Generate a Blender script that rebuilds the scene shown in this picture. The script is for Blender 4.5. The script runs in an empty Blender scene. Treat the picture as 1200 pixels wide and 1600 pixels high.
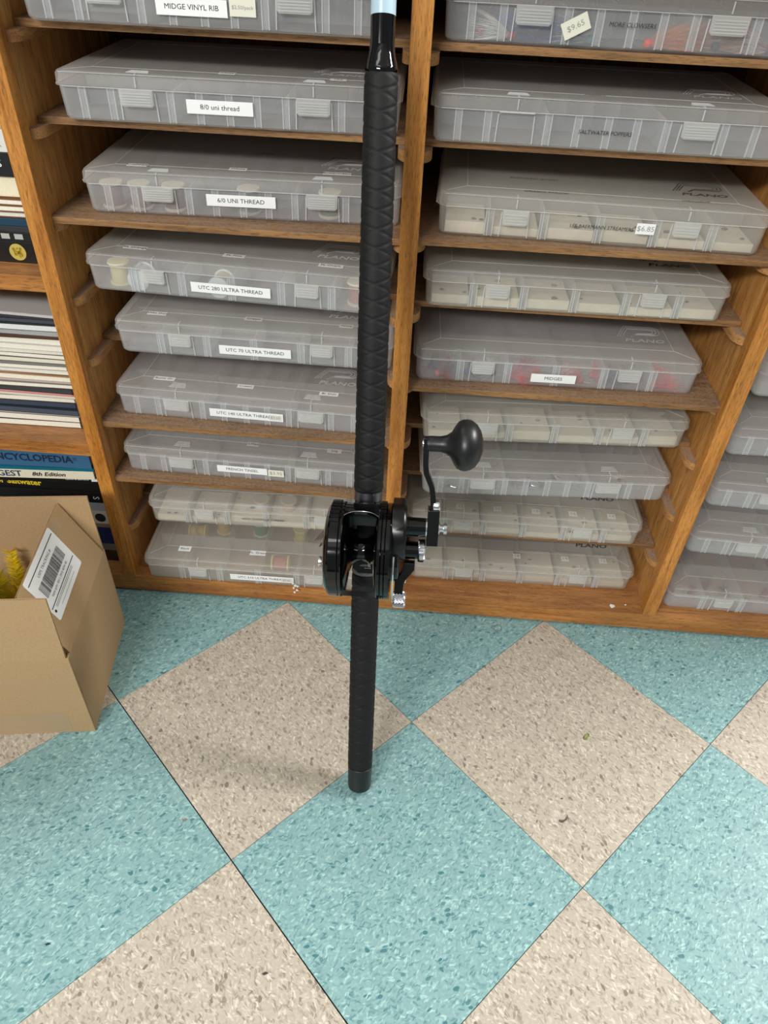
import bpy, math, random
from math import sin, cos, pi, radians as R
from mathutils import Vector, Matrix
random.seed(7)
S = bpy.context.scene
COL = S.collection

# ------------------------------------------------------------------ camera, world, lights
cam = bpy.data.cameras.new('camera'); camo = bpy.data.objects.new('camera', cam); COL.objects.link(camo)
cam.sensor_fit = 'VERTICAL'; cam.sensor_height = 36; cam.lens = 36 * 1132.05 / 1600
cam.clip_start = .02; cam.clip_end = 50
r0 = (0.99685617, 0.06912244, 0.03872808); r1 = (-0.07418089, 0.6424758, 0.76270705); r2 = (0.02783832, -0.76318211, 0.64558353)
mw = Matrix((r0, r1, r2)).transposed().to_4x4(); mw.translation = (0.0125355, -0.8230973, 0.910991)
camo.matrix_world = mw
S.camera = camo
S.view_settings.view_transform = 'Standard'; S.view_settings.look = 'None'
S.view_settings.gamma = 1; S.view_settings.use_curve_mapping = False
S.view_settings.exposure = 0.42
S.cycles.transparent_max_bounces = 48
S.cycles.max_bounces = 10
w = bpy.data.worlds.new('world'); S.world = w; w.use_nodes = True
w.node_tree.nodes['Background'].inputs[0].default_value = (.93, .97, 1.0, 1)
w.node_tree.nodes['Background'].inputs[1].default_value = .20

def area(name, loc, target, sx, sy, power, color=(1, 1, 1)):
    l = bpy.data.lights.new(name, 'AREA'); l.shape = 'RECTANGLE'; l.size = sx; l.size_y = sy; l.energy = power; l.color = color
    o = bpy.data.objects.new(name, l); COL.objects.link(o); o.location = loc
    o.rotation_euler = (Vector(target) - Vector(loc)).to_track_quat('-Z', 'Y').to_euler()
    return o
area('ceiling_tube_or_fill_light', (-1.1, -2.8, 2.2), (0, -.1, .3), 1.3, .30, 66, (1, .99, .95))
area('ceiling_tube_or_fill_light', (2.3, .35, 2.3), (0, -.3, 0), 1.0, .10, 76, (1, 1, .97))
area('ceiling_tube_or_fill_light', (-1.4, .75, 2.5), (0, -.4, 0), 1.0, .5, 6, (1, 1, .97))  # broad fill added at back left to soften shadows, not a known fixture
area('ceiling_tube_or_fill_light', (-.8, -1.2, 2.65), (0, -.3, 0), 1.3, .30, 5, (1, 1, .96))

# ------------------------------------------------------------------ materials
def lin(c):
    return tuple((x / 255 / 12.92) if x / 255 <= .04045 else ((x / 255 + .055) / 1.055) ** 2.4 for x in c) + (1,)
def new_mat(name):
    m = bpy.data.materials.new(name); m.use_nodes = True; nt = m.node_tree
    return m, nt, nt.nodes['Principled BSDF']
def plain(name, rgb, rough=.5, metal=0, spec=.5, coat=0, noise=0, nscale=60, bump=0):
    m, nt, b = new_mat(name)
    b.inputs['Base Color'].default_value = lin(rgb); b.inputs['Roughness'].default_value = rough
    b.inputs['Metallic'].default_value = metal; b.inputs['Specular IOR Level'].default_value = spec
    b.inputs['Coat Weight'].default_value = coat
    if noise or bump:
        tc = nt.nodes.new('ShaderNodeTexCoord'); n = nt.nodes.new('ShaderNodeTexNoise'); n.inputs['Scale'].default_value = nscale; n.inputs['Detail'].default_value = 5
        nt.links.new(tc.outputs['Object'], n.inputs['Vector'])
        if noise:
            r = nt.nodes.new('ShaderNodeMapRange'); r.inputs['From Min'].default_value = .3; r.inputs['From Max'].default_value = .7
            r.inputs['To Min'].default_value = 1 - noise; r.inputs['To Max'].default_value = 1 + noise
            mx = nt.nodes.new('ShaderNodeVectorMath'); mx.operation = 'SCALE'; mx.inputs[0].default_value = lin(rgb)[:3]
            nt.links.new(n.outputs['Fac'], r.inputs['Value']); nt.links.new(r.outputs['Result'], mx.inputs['Scale']); nt.links.new(mx.outputs[0], b.inputs['Base Color'])
        if bump:
            bp = nt.nodes.new('ShaderNodeBump'); bp.inputs['Strength'].default_value = bump; bp.inputs['Distance'].default_value = .001
            nt.links.new(n.outputs['Fac'], bp.inputs['Height']); nt.links.new(bp.outputs['Normal'], b.inputs['Normal'])
    return m
def wood(name, light, dark, axis='Z', rough=.45, dust=0, scale=1.0):
    """oak: long streaks and short dark pores running along one axis, object coordinates"""
    m, nt, b = new_mat(name); N = nt.nodes; L = nt.links
    tc = N.new('ShaderNodeTexCoord'); oi = N.new('ShaderNodeObjectInfo')
    ad = N.new('ShaderNodeVectorMath'); ad.operation = 'ADD'
    sc = N.new('ShaderNodeVectorMath'); sc.operation = 'SCALE'; sc.inputs[0].default_value = (3.1, 5.7, 7.3); L.new(oi.outputs['Random'], sc.inputs['Scale'])
    L.new(tc.outputs['Object'], ad.inputs[0]); L.new(sc.outputs[0], ad.inputs[1])
    def mapped(a, al):
        mp = N.new('ShaderNodeMapping'); v = [a, a, a]; v['XYZ'.index(axis)] = al
        mp.inputs['Scale'].default_value = v; L.new(ad.outputs[0], mp.inputs['Vector']); return mp
    n1 = N.new('ShaderNodeTexNoise'); n1.inputs['Scale'].default_value = 1; n1.inputs['Detail'].default_value = 6; n1.inputs['Distortion'].default_value = .6
    L.new(mapped(90 * scale, 5 * scale).outputs[0], n1.inputs['Vector'])
    n2 = N.new('ShaderNodeTexNoise'); n2.inputs['Scale'].default_value = 1; n2.inputs['Detail'].default_value = 3
    L.new(mapped(700 * scale, 55 * scale).outputs[0], n2.inputs['Vector'])
    n3 = N.new('ShaderNodeTexNoise'); n3.inputs['Scale'].default_value = 7; n3.inputs['Detail'].default_value = 2; L.new(ad.outputs[0], n3.inputs['Vector'])
    cr = N.new('ShaderNodeValToRGB'); cr.color_ramp.elements[0].position = .33; cr.color_ramp.elements[1].position = .62
    cr.color_ramp.elements[0].color = lin(dark); cr.color_ramp.elements[1].color = lin(light); L.new(n1.outputs['Fac'], cr.inputs['Fac'])
    pr = N.new('ShaderNodeMapRange'); pr.inputs['From Min'].default_value = .36; pr.inputs['From Max'].default_value = .48; pr.inputs['To Min'].default_value = .55; pr.inputs['To Max'].default_value = 1
    L.new(n2.outputs['Fac'], pr.inputs['Value'])
    br = N.new('ShaderNodeMapRange'); br.inputs['From Min'].default_value = .3; br.inputs['From Max'].default_value = .7; br.inputs['To Min'].default_value = .82; br.inputs['To Max'].default_value = 1.12
    L.new(n3.outputs['Fac'], br.inputs['Value'])
    mu = N.new('ShaderNodeMath'); mu.operation = 'MULTIPLY'; L.new(pr.outputs[0], mu.inputs[0]); L.new(br.outputs[0], mu.inputs[1])
    vs = N.new('ShaderNodeVectorMath'); vs.operation = 'SCALE'; L.new(cr.outputs['Color'], vs.inputs[0]); L.new(mu.outputs[0], vs.inputs['Scale'])
    out = vs.outputs[0]
    if dust:
        n4 = N.new('ShaderNodeTexNoise'); n4.inputs['Scale'].default_value = 260; n4.inputs['Detail'].default_value = 6; L.new(ad.outputs[0], n4.inputs['Vector'])
        ge = N.new('ShaderNodeNewGeometry'); sp = N.new('ShaderNodeSeparateXYZ'); L.new(ge.outputs['Normal'], sp.inputs[0])
        mr = N.new('ShaderNodeMapRange'); mr.inputs['From Min'].default_value = .35; mr.inputs['From Max'].default_value = .75; mr.inputs['To Max'].default_value = dust; L.new(n4.outputs['Fac'], mr.inputs['Value'])
        m2 = N.new('ShaderNodeMath'); m2.operation = 'MULTIPLY'; m2.use_clamp = True; L.new(mr.outputs[0], m2.inputs[0]); L.new(sp.outputs['Z'], m2.inputs[1])
        mx = N.new('ShaderNodeMix'); mx.data_type = 'RGBA'; L.new(m2.outputs[0], mx.inputs['Factor']); L.new(out, mx.inputs['A']); mx.inputs['B'].default_value = lin((150, 138, 128)); out = mx.outputs['Result']
    L.new(out, b.inputs['Base Color']); b.inputs['Roughness'].default_value = rough
    bp = N.new('ShaderNodeBump'); bp.inputs['Strength'].default_value = .25; bp.inputs['Distance'].default_value = .0006; L.new(n2.outputs['Fac'], bp.inputs['Height']); L.new(bp.outputs[0], b.inputs['Normal'])
    return m
def vct(name, base, dark, light, seed):
    """vinyl composition tile: long chips pressed into the sheet"""
    m, nt, b = new_mat(name); N = nt.nodes; L = nt.links
    tc = N.new('ShaderNodeTexCoord'); oi = N.new('ShaderNodeObjectInfo')
    sc = N.new('ShaderNodeVectorMath'); sc.operation = 'SCALE'; sc.inputs[0].default_value = (5.3, 9.1, 3); L.new(oi.outputs['Random'], sc.inputs['Scale'])
    ad = N.new('ShaderNodeVectorMath'); ad.operation = 'ADD'; L.new(tc.outputs['Object'], ad.inputs[0]); L.new(sc.outputs[0], ad.inputs[1])
    wn = N.new('ShaderNodeTexNoise'); wn.inputs['Scale'].default_value = 70; wn.inputs['Detail'].default_value = 2; L.new(ad.outputs[0], wn.inputs['Vector'])
    ws = N.new('ShaderNodeVectorMath'); ws.operation = 'MULTIPLY_ADD'; ws.inputs[1].default_value = (.010, .010, .0); L.new(wn.outputs['Color'], ws.inputs[0]); L.new(ad.outputs[0], ws.inputs[2])
    col = None
    cur = N.new('ShaderNodeRGB'); cur.outputs[0].default_value = lin(base); col = cur.outputs[0]
    cl = N.new('ShaderNodeTexNoise'); cl.inputs['Scale'].default_value = 300; cl.inputs['Detail'].default_value = 6; L.new(ad.outputs[0], cl.inputs['Vector'])
    mr = N.new('ShaderNodeMapRange'); mr.inputs['From Min'].default_value = .3; mr.inputs['From Max'].default_value = .7; mr.inputs['To Min'].default_value = .90; mr.inputs['To Max'].default_value = 1.09; L.new(cl.outputs['Fac'], mr.inputs['Value'])
    for k, (ang, sx, sy, thr, dth, c, str_) in enumerate([(20, 300, 110, .74, .50, dark, .40), (-8, 360, 130, .74, .45, light, .8), (38, 300, 120, .78, .45, light, .8), (5, 420, 140, .80, .50, dark, .8), (62, 340, 130, .84, .45, dark, .7), (-30, 480, 190, .78, .5, light, .6), (25, 190, 120, .935, .42, dark, 1.3), (-15, 560, 150, .82, .5, dark, .7)]):
        mp = N.new('ShaderNodeMapping'); mp.vector_type = 'POINT'
        rt = N.new('ShaderNodeVectorRotate'); rt.inputs['Angle'].default_value = R(ang); rt.inputs['Axis'].default_value = (0, 0, 1); L.new(ws.outputs[0], rt.inputs['Vector'])
        mp.inputs['Scale'].default_value = (sx, sy, 0); mp.inputs['Location'].default_value = (seed + k * 13.7, k * 5.1, 0); L.new(rt.outputs[0], mp.inputs['Vector'])
        v = N.new('ShaderNodeTexVoronoi'); v.voronoi_dimensions = '2D'; v.inputs['Scale'].default_value = 1; L.new(mp.outputs[0], v.inputs['Vector'])
        sp = N.new('ShaderNodeSeparateColor'); L.new(v.outputs['Color'], sp.inputs[0])
        g = N.new('ShaderNodeMath'); g.operation = 'GREATER_THAN'; g.inputs[1].default_value = thr; L.new(sp.outputs[0], g.inputs[0])
        dd = N.new('ShaderNodeMapRange'); dd.inputs['From Min'].default_value = dth; dd.inputs['From Max'].default_value = dth - .1; dd.inputs['To Max'].default_value = str_; L.new(v.outputs['Distance'], dd.inputs['Value'])
        mm = N.new('ShaderNodeMath'); mm.operation = 'MULTIPLY'; L.new(g.outputs[0], mm.inputs[0]); L.new(dd.outputs[0], mm.inputs[1])
        m3 = N.new('ShaderNodeMath'); m3.operation = 'MULTIPLY'; L.new(mm.outputs[0], m3.inputs[0]); L.new(sp.outputs[1], m3.inputs[1])
        m4 = N.new('ShaderNodeMath'); m4.operation = 'ADD'; m4.use_clamp = True; m4.inputs[1].default_value = 0; L.new(m3.outputs[0], m4.inputs[0])
        mx = N.new('ShaderNodeMix'); mx.data_type = 'RGBA'; L.new(m4.outputs[0], mx.inputs['Factor']); L.new(col, mx.inputs['A']); mx.inputs['B'].default_value = lin(c); col = mx.outputs['Result']
    vs = N.new('ShaderNodeVectorMath'); vs.operation = 'SCALE'; L.new(col, vs.inputs[0]); L.new(mr.outputs[0], vs.inputs['Scale'])
    L.new(vs.outputs[0], b.inputs['Base Color']); b.inputs['Roughness'].default_value = .42; b.inputs['Specular IOR Level'].default_value = .35
    bp = N.new('ShaderNodeBump'); bp.inputs['Strength'].default_value = .12; bp.inputs['Distance'].default_value = .0005; L.new(cl.outputs['Fac'], bp.inputs['Height']); L.new(bp.outputs[0], b.inputs['Normal'])
    return m
def frosted(name, rgb, a0, a1, rough=.38, transl=.35):
    m, nt, b = new_mat(name); N = nt.nodes; L = nt.links
    b.inputs['Base Color'].default_value = lin(rgb); b.inputs['Roughness'].default_value = rough; b.inputs['Specular IOR Level'].default_value = .6
    tl = N.new('ShaderNodeBsdfTranslucent'); tl.inputs['Color'].default_value = lin(rgb)
    mx = N.new('ShaderNodeMixShader'); mx.inputs[0].default_value = transl; L.new(b.outputs[0], mx.inputs[1]); L.new(tl.outputs[0], mx.inputs[2])
    tr = N.new('ShaderNodeBsdfTransparent'); lw = N.new('ShaderNodeLayerWeight'); lw.inputs['Blend'].default_value = .35
    mr = N.new('ShaderNodeMapRange'); mr.inputs['To Min'].default_value = a0; mr.inputs['To Max'].default_value = a1; L.new(lw.outputs['Facing'], mr.inputs['Value'])
    m2 = N.new('ShaderNodeMixShader'); L.new(mr.outputs[0], m2.inputs[0]); L.new(tr.outputs[0], m2.inputs[1]); L.new(mx.outputs[0], m2.inputs[2])
    L.new(m2.outputs[0], N['Material Output'].inputs['Surface'])
    return m
M = {}
M['stile'] = wood('oak_face', (204, 138, 62), (168, 104, 36), 'Z', scale=1.7)
M['panel'] = wood('oak_panel', (206, 150, 84), (182, 124, 62), 'Z', rough=.5, scale=.8)
M['rail'] = wood('oak_rail', (192, 130, 66), (158, 98, 42), 'X', dust=.3, scale=1.3)
M['shelf'] = wood('shelf_board', (158, 116, 72), (120, 84, 50), 'X', rough=.65, dust=.75, scale=1.4)
M['cleat'] = wood('cleat_wood', (190, 138, 84), (160, 108, 60), 'Y', rough=.6, dust=1.6)
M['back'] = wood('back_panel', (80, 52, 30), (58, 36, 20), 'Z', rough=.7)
M['teal'] = vct('teal_vinyl', (128, 162, 163), (66, 116, 122), (168, 202, 198), 3)
M['beige'] = vct('beige_vinyl', (178, 168, 153), (124, 114, 102), (212, 203, 188), 11)
M['sub'] = plain('adhesive', (30, 28, 26), .9)
M['clear'] = frosted('frosted_plastic', (238, 239, 242), .16, .54)
M['clear_lid'] = frosted('frosted_lid', (231, 228, 224), .18, .48)
M['aged'] = frosted('aged_plastic', (234, 232, 225), .16, .54)
M['aged_lid'] = frosted('aged_lid', (230, 227, 219), .21, .50)
M['edge'] = frosted('thick_plastic_edge', (240, 241, 243), .50, .85, .3)
M['latch'] = frosted('latch_plastic', (236, 236, 234), .34, .72, .3)
M['div'] = frosted('divider_plastic', (228, 229, 229), .20, .6)
M['emboss'] = plain('moulded_mark', (92, 88, 84), .5)
M['label'] = plain('label_paper', (240, 240, 240), .6)
M['sticker'] = plain('sticker_paper', (226, 224, 208), .7)
M['faintsticker'] = plain('faded_sticker', (214, 212, 206), .7)
M['ink'] = plain('ink', (28, 28, 30), .6)
M['inkgrey'] = plain('faded_ink', (150, 148, 146), .6)
M['foam'] = plain('foam_liner', (226, 216, 198), .9, noise=.06, nscale=120, bump=.4)
M['grip'] = plain('grip_rubber', (18, 18, 19), .62, spec=.3, noise=.25, nscale=900, bump=.3)
M['cap'] = plain('rubber_cap', (20, 20, 21), .4, spec=.5)
M['gloss'] = plain('gloss_black', (3, 3, 4), .08, spec=.42, coat=.1)
M['satin'] = plain('satin_black', (8, 8, 9), .28, spec=.4)
M['knob'] = plain('knob_rubber', (20, 21, 22), .38, spec=.45)
M['chrome'] = plain('chrome', (225, 225, 228), .14, metal=1)
M['gun'] = plain('gunmetal', (118, 115, 124), .34, metal=1)
M['ring'] = plain('grey_metal', (120, 120, 116), .4, metal=.7)
M['blue_blank'] = plain('pale_blue_paint', (172, 198, 212), .3, coat=.3)
M['card'] = plain('cardboard', (174, 144, 106), .85, noise=.06, nscale=300, bump=.15)
M['carddark'] = plain('cardboard_inside', (160, 128, 92), .85, noise=.06, nscale=300, bump=.15)
M['tape'] = frosted('clear_tape', (205, 190, 165), .08, .3, .2, .1)
def cm(name, rgb, rough=.5, **k):
    if name not in M: M[name] = plain(name, rgb, rough, **k)
    return M[name]

# ------------------------------------------------------------------ mesh helpers
class G:
    def __init__(s): s.v = []; s.f = []; s.m = []
    def add(s, vs, fs, mi=0):
        o = len(s.v); s.v += [tuple(v) for v in vs]; s.f += [tuple(i + o for i in f) for f in fs]; s.m += [mi] * len(fs); return s
    def box(s, x0, x1, y0, y1, z0, z1, mi=0):
        return s.add([(x0, y0, z0), (x1, y0, z0), (x1, y1, z0), (x0, y1, z0), (x0, y0, z1), (x1, y0, z1), (x1, y1, z1), (x0, y1, z1)],
                     [(0, 3, 2, 1), (4, 5, 6, 7), (0, 1, 5, 4), (1, 2, 6, 5), (2, 3, 7, 6), (3, 0, 4, 7)], mi)
    def bar(s, p, q, w, h, up=(0, 0, 1), mi=0):
        p = Vector(p); q = Vector(q); d = (q - p).normalized(); a = d.cross(Vector(up)).normalized() * w / 2; b = a.cross(d).normalized() * h / 2
        vs = [p - a - b, p + a - b, p + a + b, p - a + b, q - a - b, q + a - b, q + a + b, q - a + b]
        return s.add(vs, [(0, 1, 2, 3), (7, 6, 5, 4), (0, 4, 5, 1), (1, 5, 6, 2), (2, 6, 7, 3), (3, 7, 4, 0)], mi)
    def loops(s, ls, cap0=True, cap1=True, closed=False, mi=0):
        n = len(ls[0]); o = len(s.v)
        for l in ls: s.v += [tuple(p) for p in l]
        k = len(ls)
        for i in range(k if closed else k - 1):
            for j in range(n):
                a = o + i * n + j; b = o + i * n + (j + 1) % n; c = o + ((i + 1) % k) * n + (j + 1) % n; d = o + ((i + 1) % k) * n + j
                s.f.append((a, b, c, d)); s.m.append(mi)
        if cap0 and not closed: s.f.append(tuple(o + j for j in reversed(range(n)))); s.m.append(mi)
        if cap1 and not closed: s.f.append(tuple(o + (k - 1) * n + j for j in range(n))); s.m.append(mi)
        return s
    def lathe(s, prof, seg=40, axis='Z', c=(0, 0, 0), mi=0):
        """prof: (t, r) along the axis"""
        ls = []
        for t, r in prof:
            l = []
            for j in range(seg):
                a = 2 * pi * j / seg; x, y = max(r, 1e-5) * cos(a), max(r, 1e-5) * sin(a)
                p = {'Z': (x, y, t), 'X': (t, x, y), 'Y': (y, t, x)}[axis]
                l.append((p[0] + c[0], p[1] + c[1], p[2] + c[2]))
            ls.append(l)
        return s.loops(ls, mi=mi)
    def tube(s, pts, r, seg=8, mi=0):
        ls = []; up = Vector((0, 0, 1))
        P = [Vector(p) for p in pts]
        for i, p in enumerate(P):
            d = (P[min(i + 1, len(P) - 1)] - P[max(i - 1, 0)]).normalized()
            if abs(d.dot(up)) > .95: up = Vector((1, 0, 0))
            a = d.cross(up).normalized(); b = a.cross(d)
            rr = r[i] if isinstance(r, (list, tuple)) else r
            ls.append([p + a * rr * cos(2 * pi * j / seg) + b * rr * sin(2 * pi * j / seg) for j in range(seg)])
        return s.loops(ls, mi=mi)
    def prism(s, poly, z0, z1, mi=0):
        n = len(poly)
        return s.loops([[(x, y, z0) for x, y in poly], [(x, y, z1) for x, y in poly]], mi=mi)
    def mesh(s, name, mats, smooth=False, bevel=0, angle=35):
        me = bpy.data.meshes.new(name); me.from_pydata(s.v, [], s.f)
        if not isinstance(mats, (list, tuple)): mats = [mats]
        for m in mats: me.materials.append(m)
        for p, mi in zip(me.polygons, s.m): p.material_index = mi
        import bmesh
        bm = bmesh.new(); bm.from_mesh(me); bmesh.ops.recalc_face_normals(bm, faces=bm.faces)
        if bevel:
            ed = [e for e in bm.edges if len(e.link_faces) == 2 and e.calc_face_angle(0) > R(30)]
            bmesh.ops.bevel(bm, geom=ed, offset=bevel, segments=2, profile=.6, affect='EDGES', clamp_overlap=True)
        bm.to_mesh(me); bm.free()
        if smooth:
            for p in me.polygons: p.use_smooth = True
            me.set_sharp_from_angle(angle=R(angle))
        return me
def ob(name, data, parent=None, M4=None, loc=None):
    o = bpy.data.objects.new(name, data); COL.objects.link(o)
    if parent: o.parent = parent
    if M4 is not None: o.matrix_basis = M4
    if loc is not None: o.location = loc
    return o
def put(g, name, mat, parent=None, smooth=False, bevel=0, M4=None, loc=None, angle=35):
    return ob(name, g.mesh(name, mat, smooth, bevel, angle), parent, M4, loc)
def tag(o, label=None, cat=None, group=None, kind=None):
    if label: o['label'] = label
    if cat: o['category'] = cat
    if group: o['group'] = group
    if kind: o['kind'] = kind
    return o
def thing(name, label, cat, loc=(0, 0, 0), rz=0, group=None, M4=None):
    o = ob(name, None); o.empty_display_size = .02
    if M4 is not None: o.matrix_world = M4
    else: o.location = loc; o.rotation_euler = (0, 0, rz)
    return tag(o, label, cat, group)
_tx = {}
def text_mesh(s, size, squash=1.0, bold=0.0, shear=0, extrude=.00006):
    k = (s, size, squash, bold, shear)
    if k in _tx: return _tx[k]
    c = bpy.data.curves.new('text', 'FONT'); c.body = s; c.size = size; c.align_x = 'CENTER'; c.align_y = 'CENTER'; c.offset = bold if size > .009 else 0; c.shear = shear
    c.extrude = extrude; c.resolution_u = 2
    o = bpy.data.objects.new('text', c); COL.objects.link(o)
    bpy.context.view_layer.update()
    me = bpy.data.meshes.new_from_object(o.evaluated_get(bpy.context.evaluated_depsgraph_get()))
    bpy.data.objects.remove(o)
    for v in me.vertices: v.co.x *= squash
    me.materials.clear(); me.name = 'lettering'
    _tx[k] = me; return me
def text(s, size, mat, parent, M4, squash=1.0, bold=0.0, shear=0, name='lettering'):
    me = text_mesh(s, size, squash, bold, shear).copy(); me.materials.append(mat)
    return ob(name, me, parent, M4)
FRONT = Matrix(((1, 0, 0), (0, 0, -1), (0, 1, 0))).to_4x4()      # text plane facing -Y
def on_front(x, y, z, roll=0): return Matrix.Translation((x, y, z)) @ FRONT @ Matrix.Rotation(roll, 4, 'Z')
def on_top(x, y, z, roll=0): return Matrix.Translation((x, y, z)) @ Matrix.Rotation(roll, 4, 'Z')

# ------------------------------------------------------------------ floor of separate tiles
T = .3048; TO = Vector((.04591651, -.2126418)); TA = 0.794340693
uu = Vector((cos(TA), sin(TA))); vv = Vector((sin(TA), -cos(TA)))
floor = ob('floor', None); floor['kind'] = 'structure'
put(G().box(-2.4, 2.4, -2.6, 1.2, -.03, -.0032), 'subfloor', M['sub'], floor)
tm = []
for m in ('beige', 'teal'):
    e = .0004; h = T / 2
    g = G().box(-h + e, h - e, -h + e, h - e, -.0031, 0); tm.append(g.mesh('tile', M[m]))
rt = random.Random(3)
for iu in range(-6, 6):
    for iv in range(-5, 7):
        p = TO + uu * T * (iu + .5) + vv * T * (iv + .5)
        if abs(p.x) > 2.0 or p.y > .75 or p.y < -1.9: continue
        if iu < -1: p = p - uu * .0008
        o = ob('tile', tm[(iu + iv) % 2], floor)
        o.location = (p.x, p.y, rt.uniform(-.00012, .00012)); o.rotation_euler = (0, 0, TA + (pi / 2 if (iu + iv) % 2 else 0) + pi * rt.randrange(2))

mwall = plain('wall_paint', (206, 204, 196), .8); mceil = plain('ceiling_panel', (216, 216, 212), .9)
put(G().box(-2.4, 2.4, 1.2, 1.26, 0, 2.75), 'wall_back', mwall)['kind'] = 'structure'
put(G().box(-2.4, 2.4, -2.6, 1.2, 2.75, 2.8), 'ceiling', mceil)['kind'] = 'structure'

# ------------------------------------------------------------------ oak cabinet
cab = thing('tackle_cabinet', 'honey oak open cabinet with narrow slots for flat boxes and a book bay at left', 'cabinet')
PX = [-.4355, -.005, .4229, .858, -.94]
ZB, ZT, DEP = .037, .885, .30
for x in PX:
    put(G().box(x - .0105, x + .0105, 0, .020, ZB, ZT), 'stile', M['stile'], cab, bevel=.0009)
    put(G().box(x - .0065, x + .0065, .020, DEP, ZB, ZT), 'side_panel', M['panel'], cab)
put(G().box(-.9505, .8685, 0, DEP, .004, ZB), 'base_board', M['rail'], cab, bevel=.0008)
put(G().box(-.94, .858, .010, DEP, 0, .004), 'plinth_strip', M['sub'], cab)
put(G().box(-.9505, .8685, .004, DEP, ZT, ZT + .018), 'top_board', M['rail'], cab, bevel=.0008)
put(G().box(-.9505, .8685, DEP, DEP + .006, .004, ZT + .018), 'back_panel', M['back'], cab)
for zt in (.2978, .5457):
    put(G().box(PX[4] + .0105, PX[0] - .0105, .001, .020, zt - .020, zt), 'shelf_edge', M['rail'], cab, bevel=.0007)
    put(G().box(PX[4] + .0066, PX[0] - .0066, .020, DEP, zt - .018, zt), 'book_shelf', M['rail'], cab)
def cleat_mesh(side):
    w_, th, y0, y1 = .0125, .0110, .024, .285
    pts = []
    for i in range(9):
        a = pi / 2 * i / 8; pts.append((w_ * sin(a), y0 + .022 * (1 - cos(a))))
    pts = [(0, y0)] + pts[1:] + [(w_, y1), (0, y1)]
    pts = [(x * side, y) for x, y in pts]
    return G().prism(pts, -th, 0).mesh('cleat', M['cleat'])
CLm = {1: cleat_mesh(1), -1: cleat_mesh(-1)}
# box table: z, x, y, yaw, width ; shelf front edge y
BX = {'L1': (.803, -.407, .028, .6, .368), 'L2': (.712, -.392, .034, 1.2, .368), 'L3': (.612, -.388, .040, 2.2, .370), 'L4': (.517, -.405, .036, -3.6, .372), 'L5': (.430, -.386, .037, -.8, .367),
      'L6': (.330, -.405, .038, -2.0, .370), 'L7': (.234, -.410, .030, -1.2, .368), 'L8': (.135, -.388, .026, 1.6, .368), 'L9': (.0375, -.402, -.004, .7, .368),
      'R1': (.803, .016, .045, 0., .368), 'R2': (.712, .012, .036, 0., .370), 'R3': (.614, .026, .034, -1.3, .370), 'R4': (.525, .018, .034, 1.0, .368), 'R5': (.424, .013, .027, 1.3, .369),
      'R6': (.332, .030, .022, 3.6, .368), 'R7': (.236, .036, .022, 3.6, .364), 'R8': (.140, .018, .044, .6, .366), 'R9': (.0375, .030, .040, 1.5, .368),
      'X1': (.43, .456, .033, 1., .368), 'X2': (.332, .456, .038, 1., .368), 'X3': (.236, .460, .043, -2., .368), 'X4': (.140, .460, .043, -2., .368), 'X5': (.0375, .449, .018, -.5, .368)}
SH = {'L1': .050, 'L2': .050, 'L3': .020, 'L4': .085, 'L5': .085, 'L6': .015, 'L7': .012, 'L8': .100, 'R1': .046, 'R2': .050, 'R3': .020, 'R4': .052, 'R5': .013,
      'R6': .066, 'R7': .080, 'R8': .056, 'X1': .08, 'X2': .08, 'X3': .08, 'X4': .08}
for k, ys in SH.items():
    c = 'LRX'.index(k[0]); xa, xb = PX[c] + .0072, PX[c + 1] - .0072
    zt = BX[k][0] - .0003
    put(G().box(xa, xb, ys, .285, zt - .0075, zt), 'shelf_board', M['shelf'], cab, bevel=.0005)
    for sd, x in ((1, PX[c] + .0065), (-1, PX[c + 1] - .0065)):
        ob('cleat', CLm[sd], cab, loc=(x, 0, zt - .0076))

# ------------------------------------------------------------------ frosted tackle boxes
def rr(w0, d0, w1, d1, r, z, n=5):
    pts = []
    for cx, cy, a0 in ((w1 - r, d1 - r, 0), (w0 + r, d1 - r, 90), (w0 + r, d0 + r, 180), (w1 - r, d0 + r, 270)):
        for i in range(n):
            a = R(a0 + 90 * i / (n - 1)); pts.append((cx + r * cos(a), cy + r * sin(a), z))
    return pts
D = .232
def body_mesh(W, mat):
    g = G(); t = .0013
    L = lambda i, z, r=.010: rr(i, i, W - i, D - i, r, z)
    g.loops([L(.0095, 0, .006), L(.0045, .0009, .008), L(.0018, .0042, .010), L(.0006, .034), L(.0006 + t, .034, .009), L(.0018 + t, .0048, .009), L(.0055, .0022, .007), L(.011, .0016, .006)])
    return g.mesh('body', mat, True, angle=50)
def lid_mesh(W, mat, edge):
    g = G(); o = -.0034; t = .0013
    L = lambda i, z, r=.014: rr(o + i, o + i, W - o - i, D - o - i, r, z)
    g.loops([L(.0014 + t, .0342, .012), L(.0006, .0342), L(.0006, .0356), L(.0013, .0362), L(.0018, .0445), L(.0034, .0470, .0125), L(.0062, .0480, .012), L(.0068, .0467, .0115), L(.0034 + t, .0448, .012), L(.0014 + t, .0350, .012)], cap0=False, cap1=False, closed=False)
    # top sheet
    g.loops([L(.0062, .0480, .012), L(.012, .04805, .010)], cap0=False, cap1=True)
    g.loops([L(.0068, .0467, .0115), L(.012, .0467, .010)], cap0=False, cap1=True)
    return g.mesh('lid', mat, True, angle=50)
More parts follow.
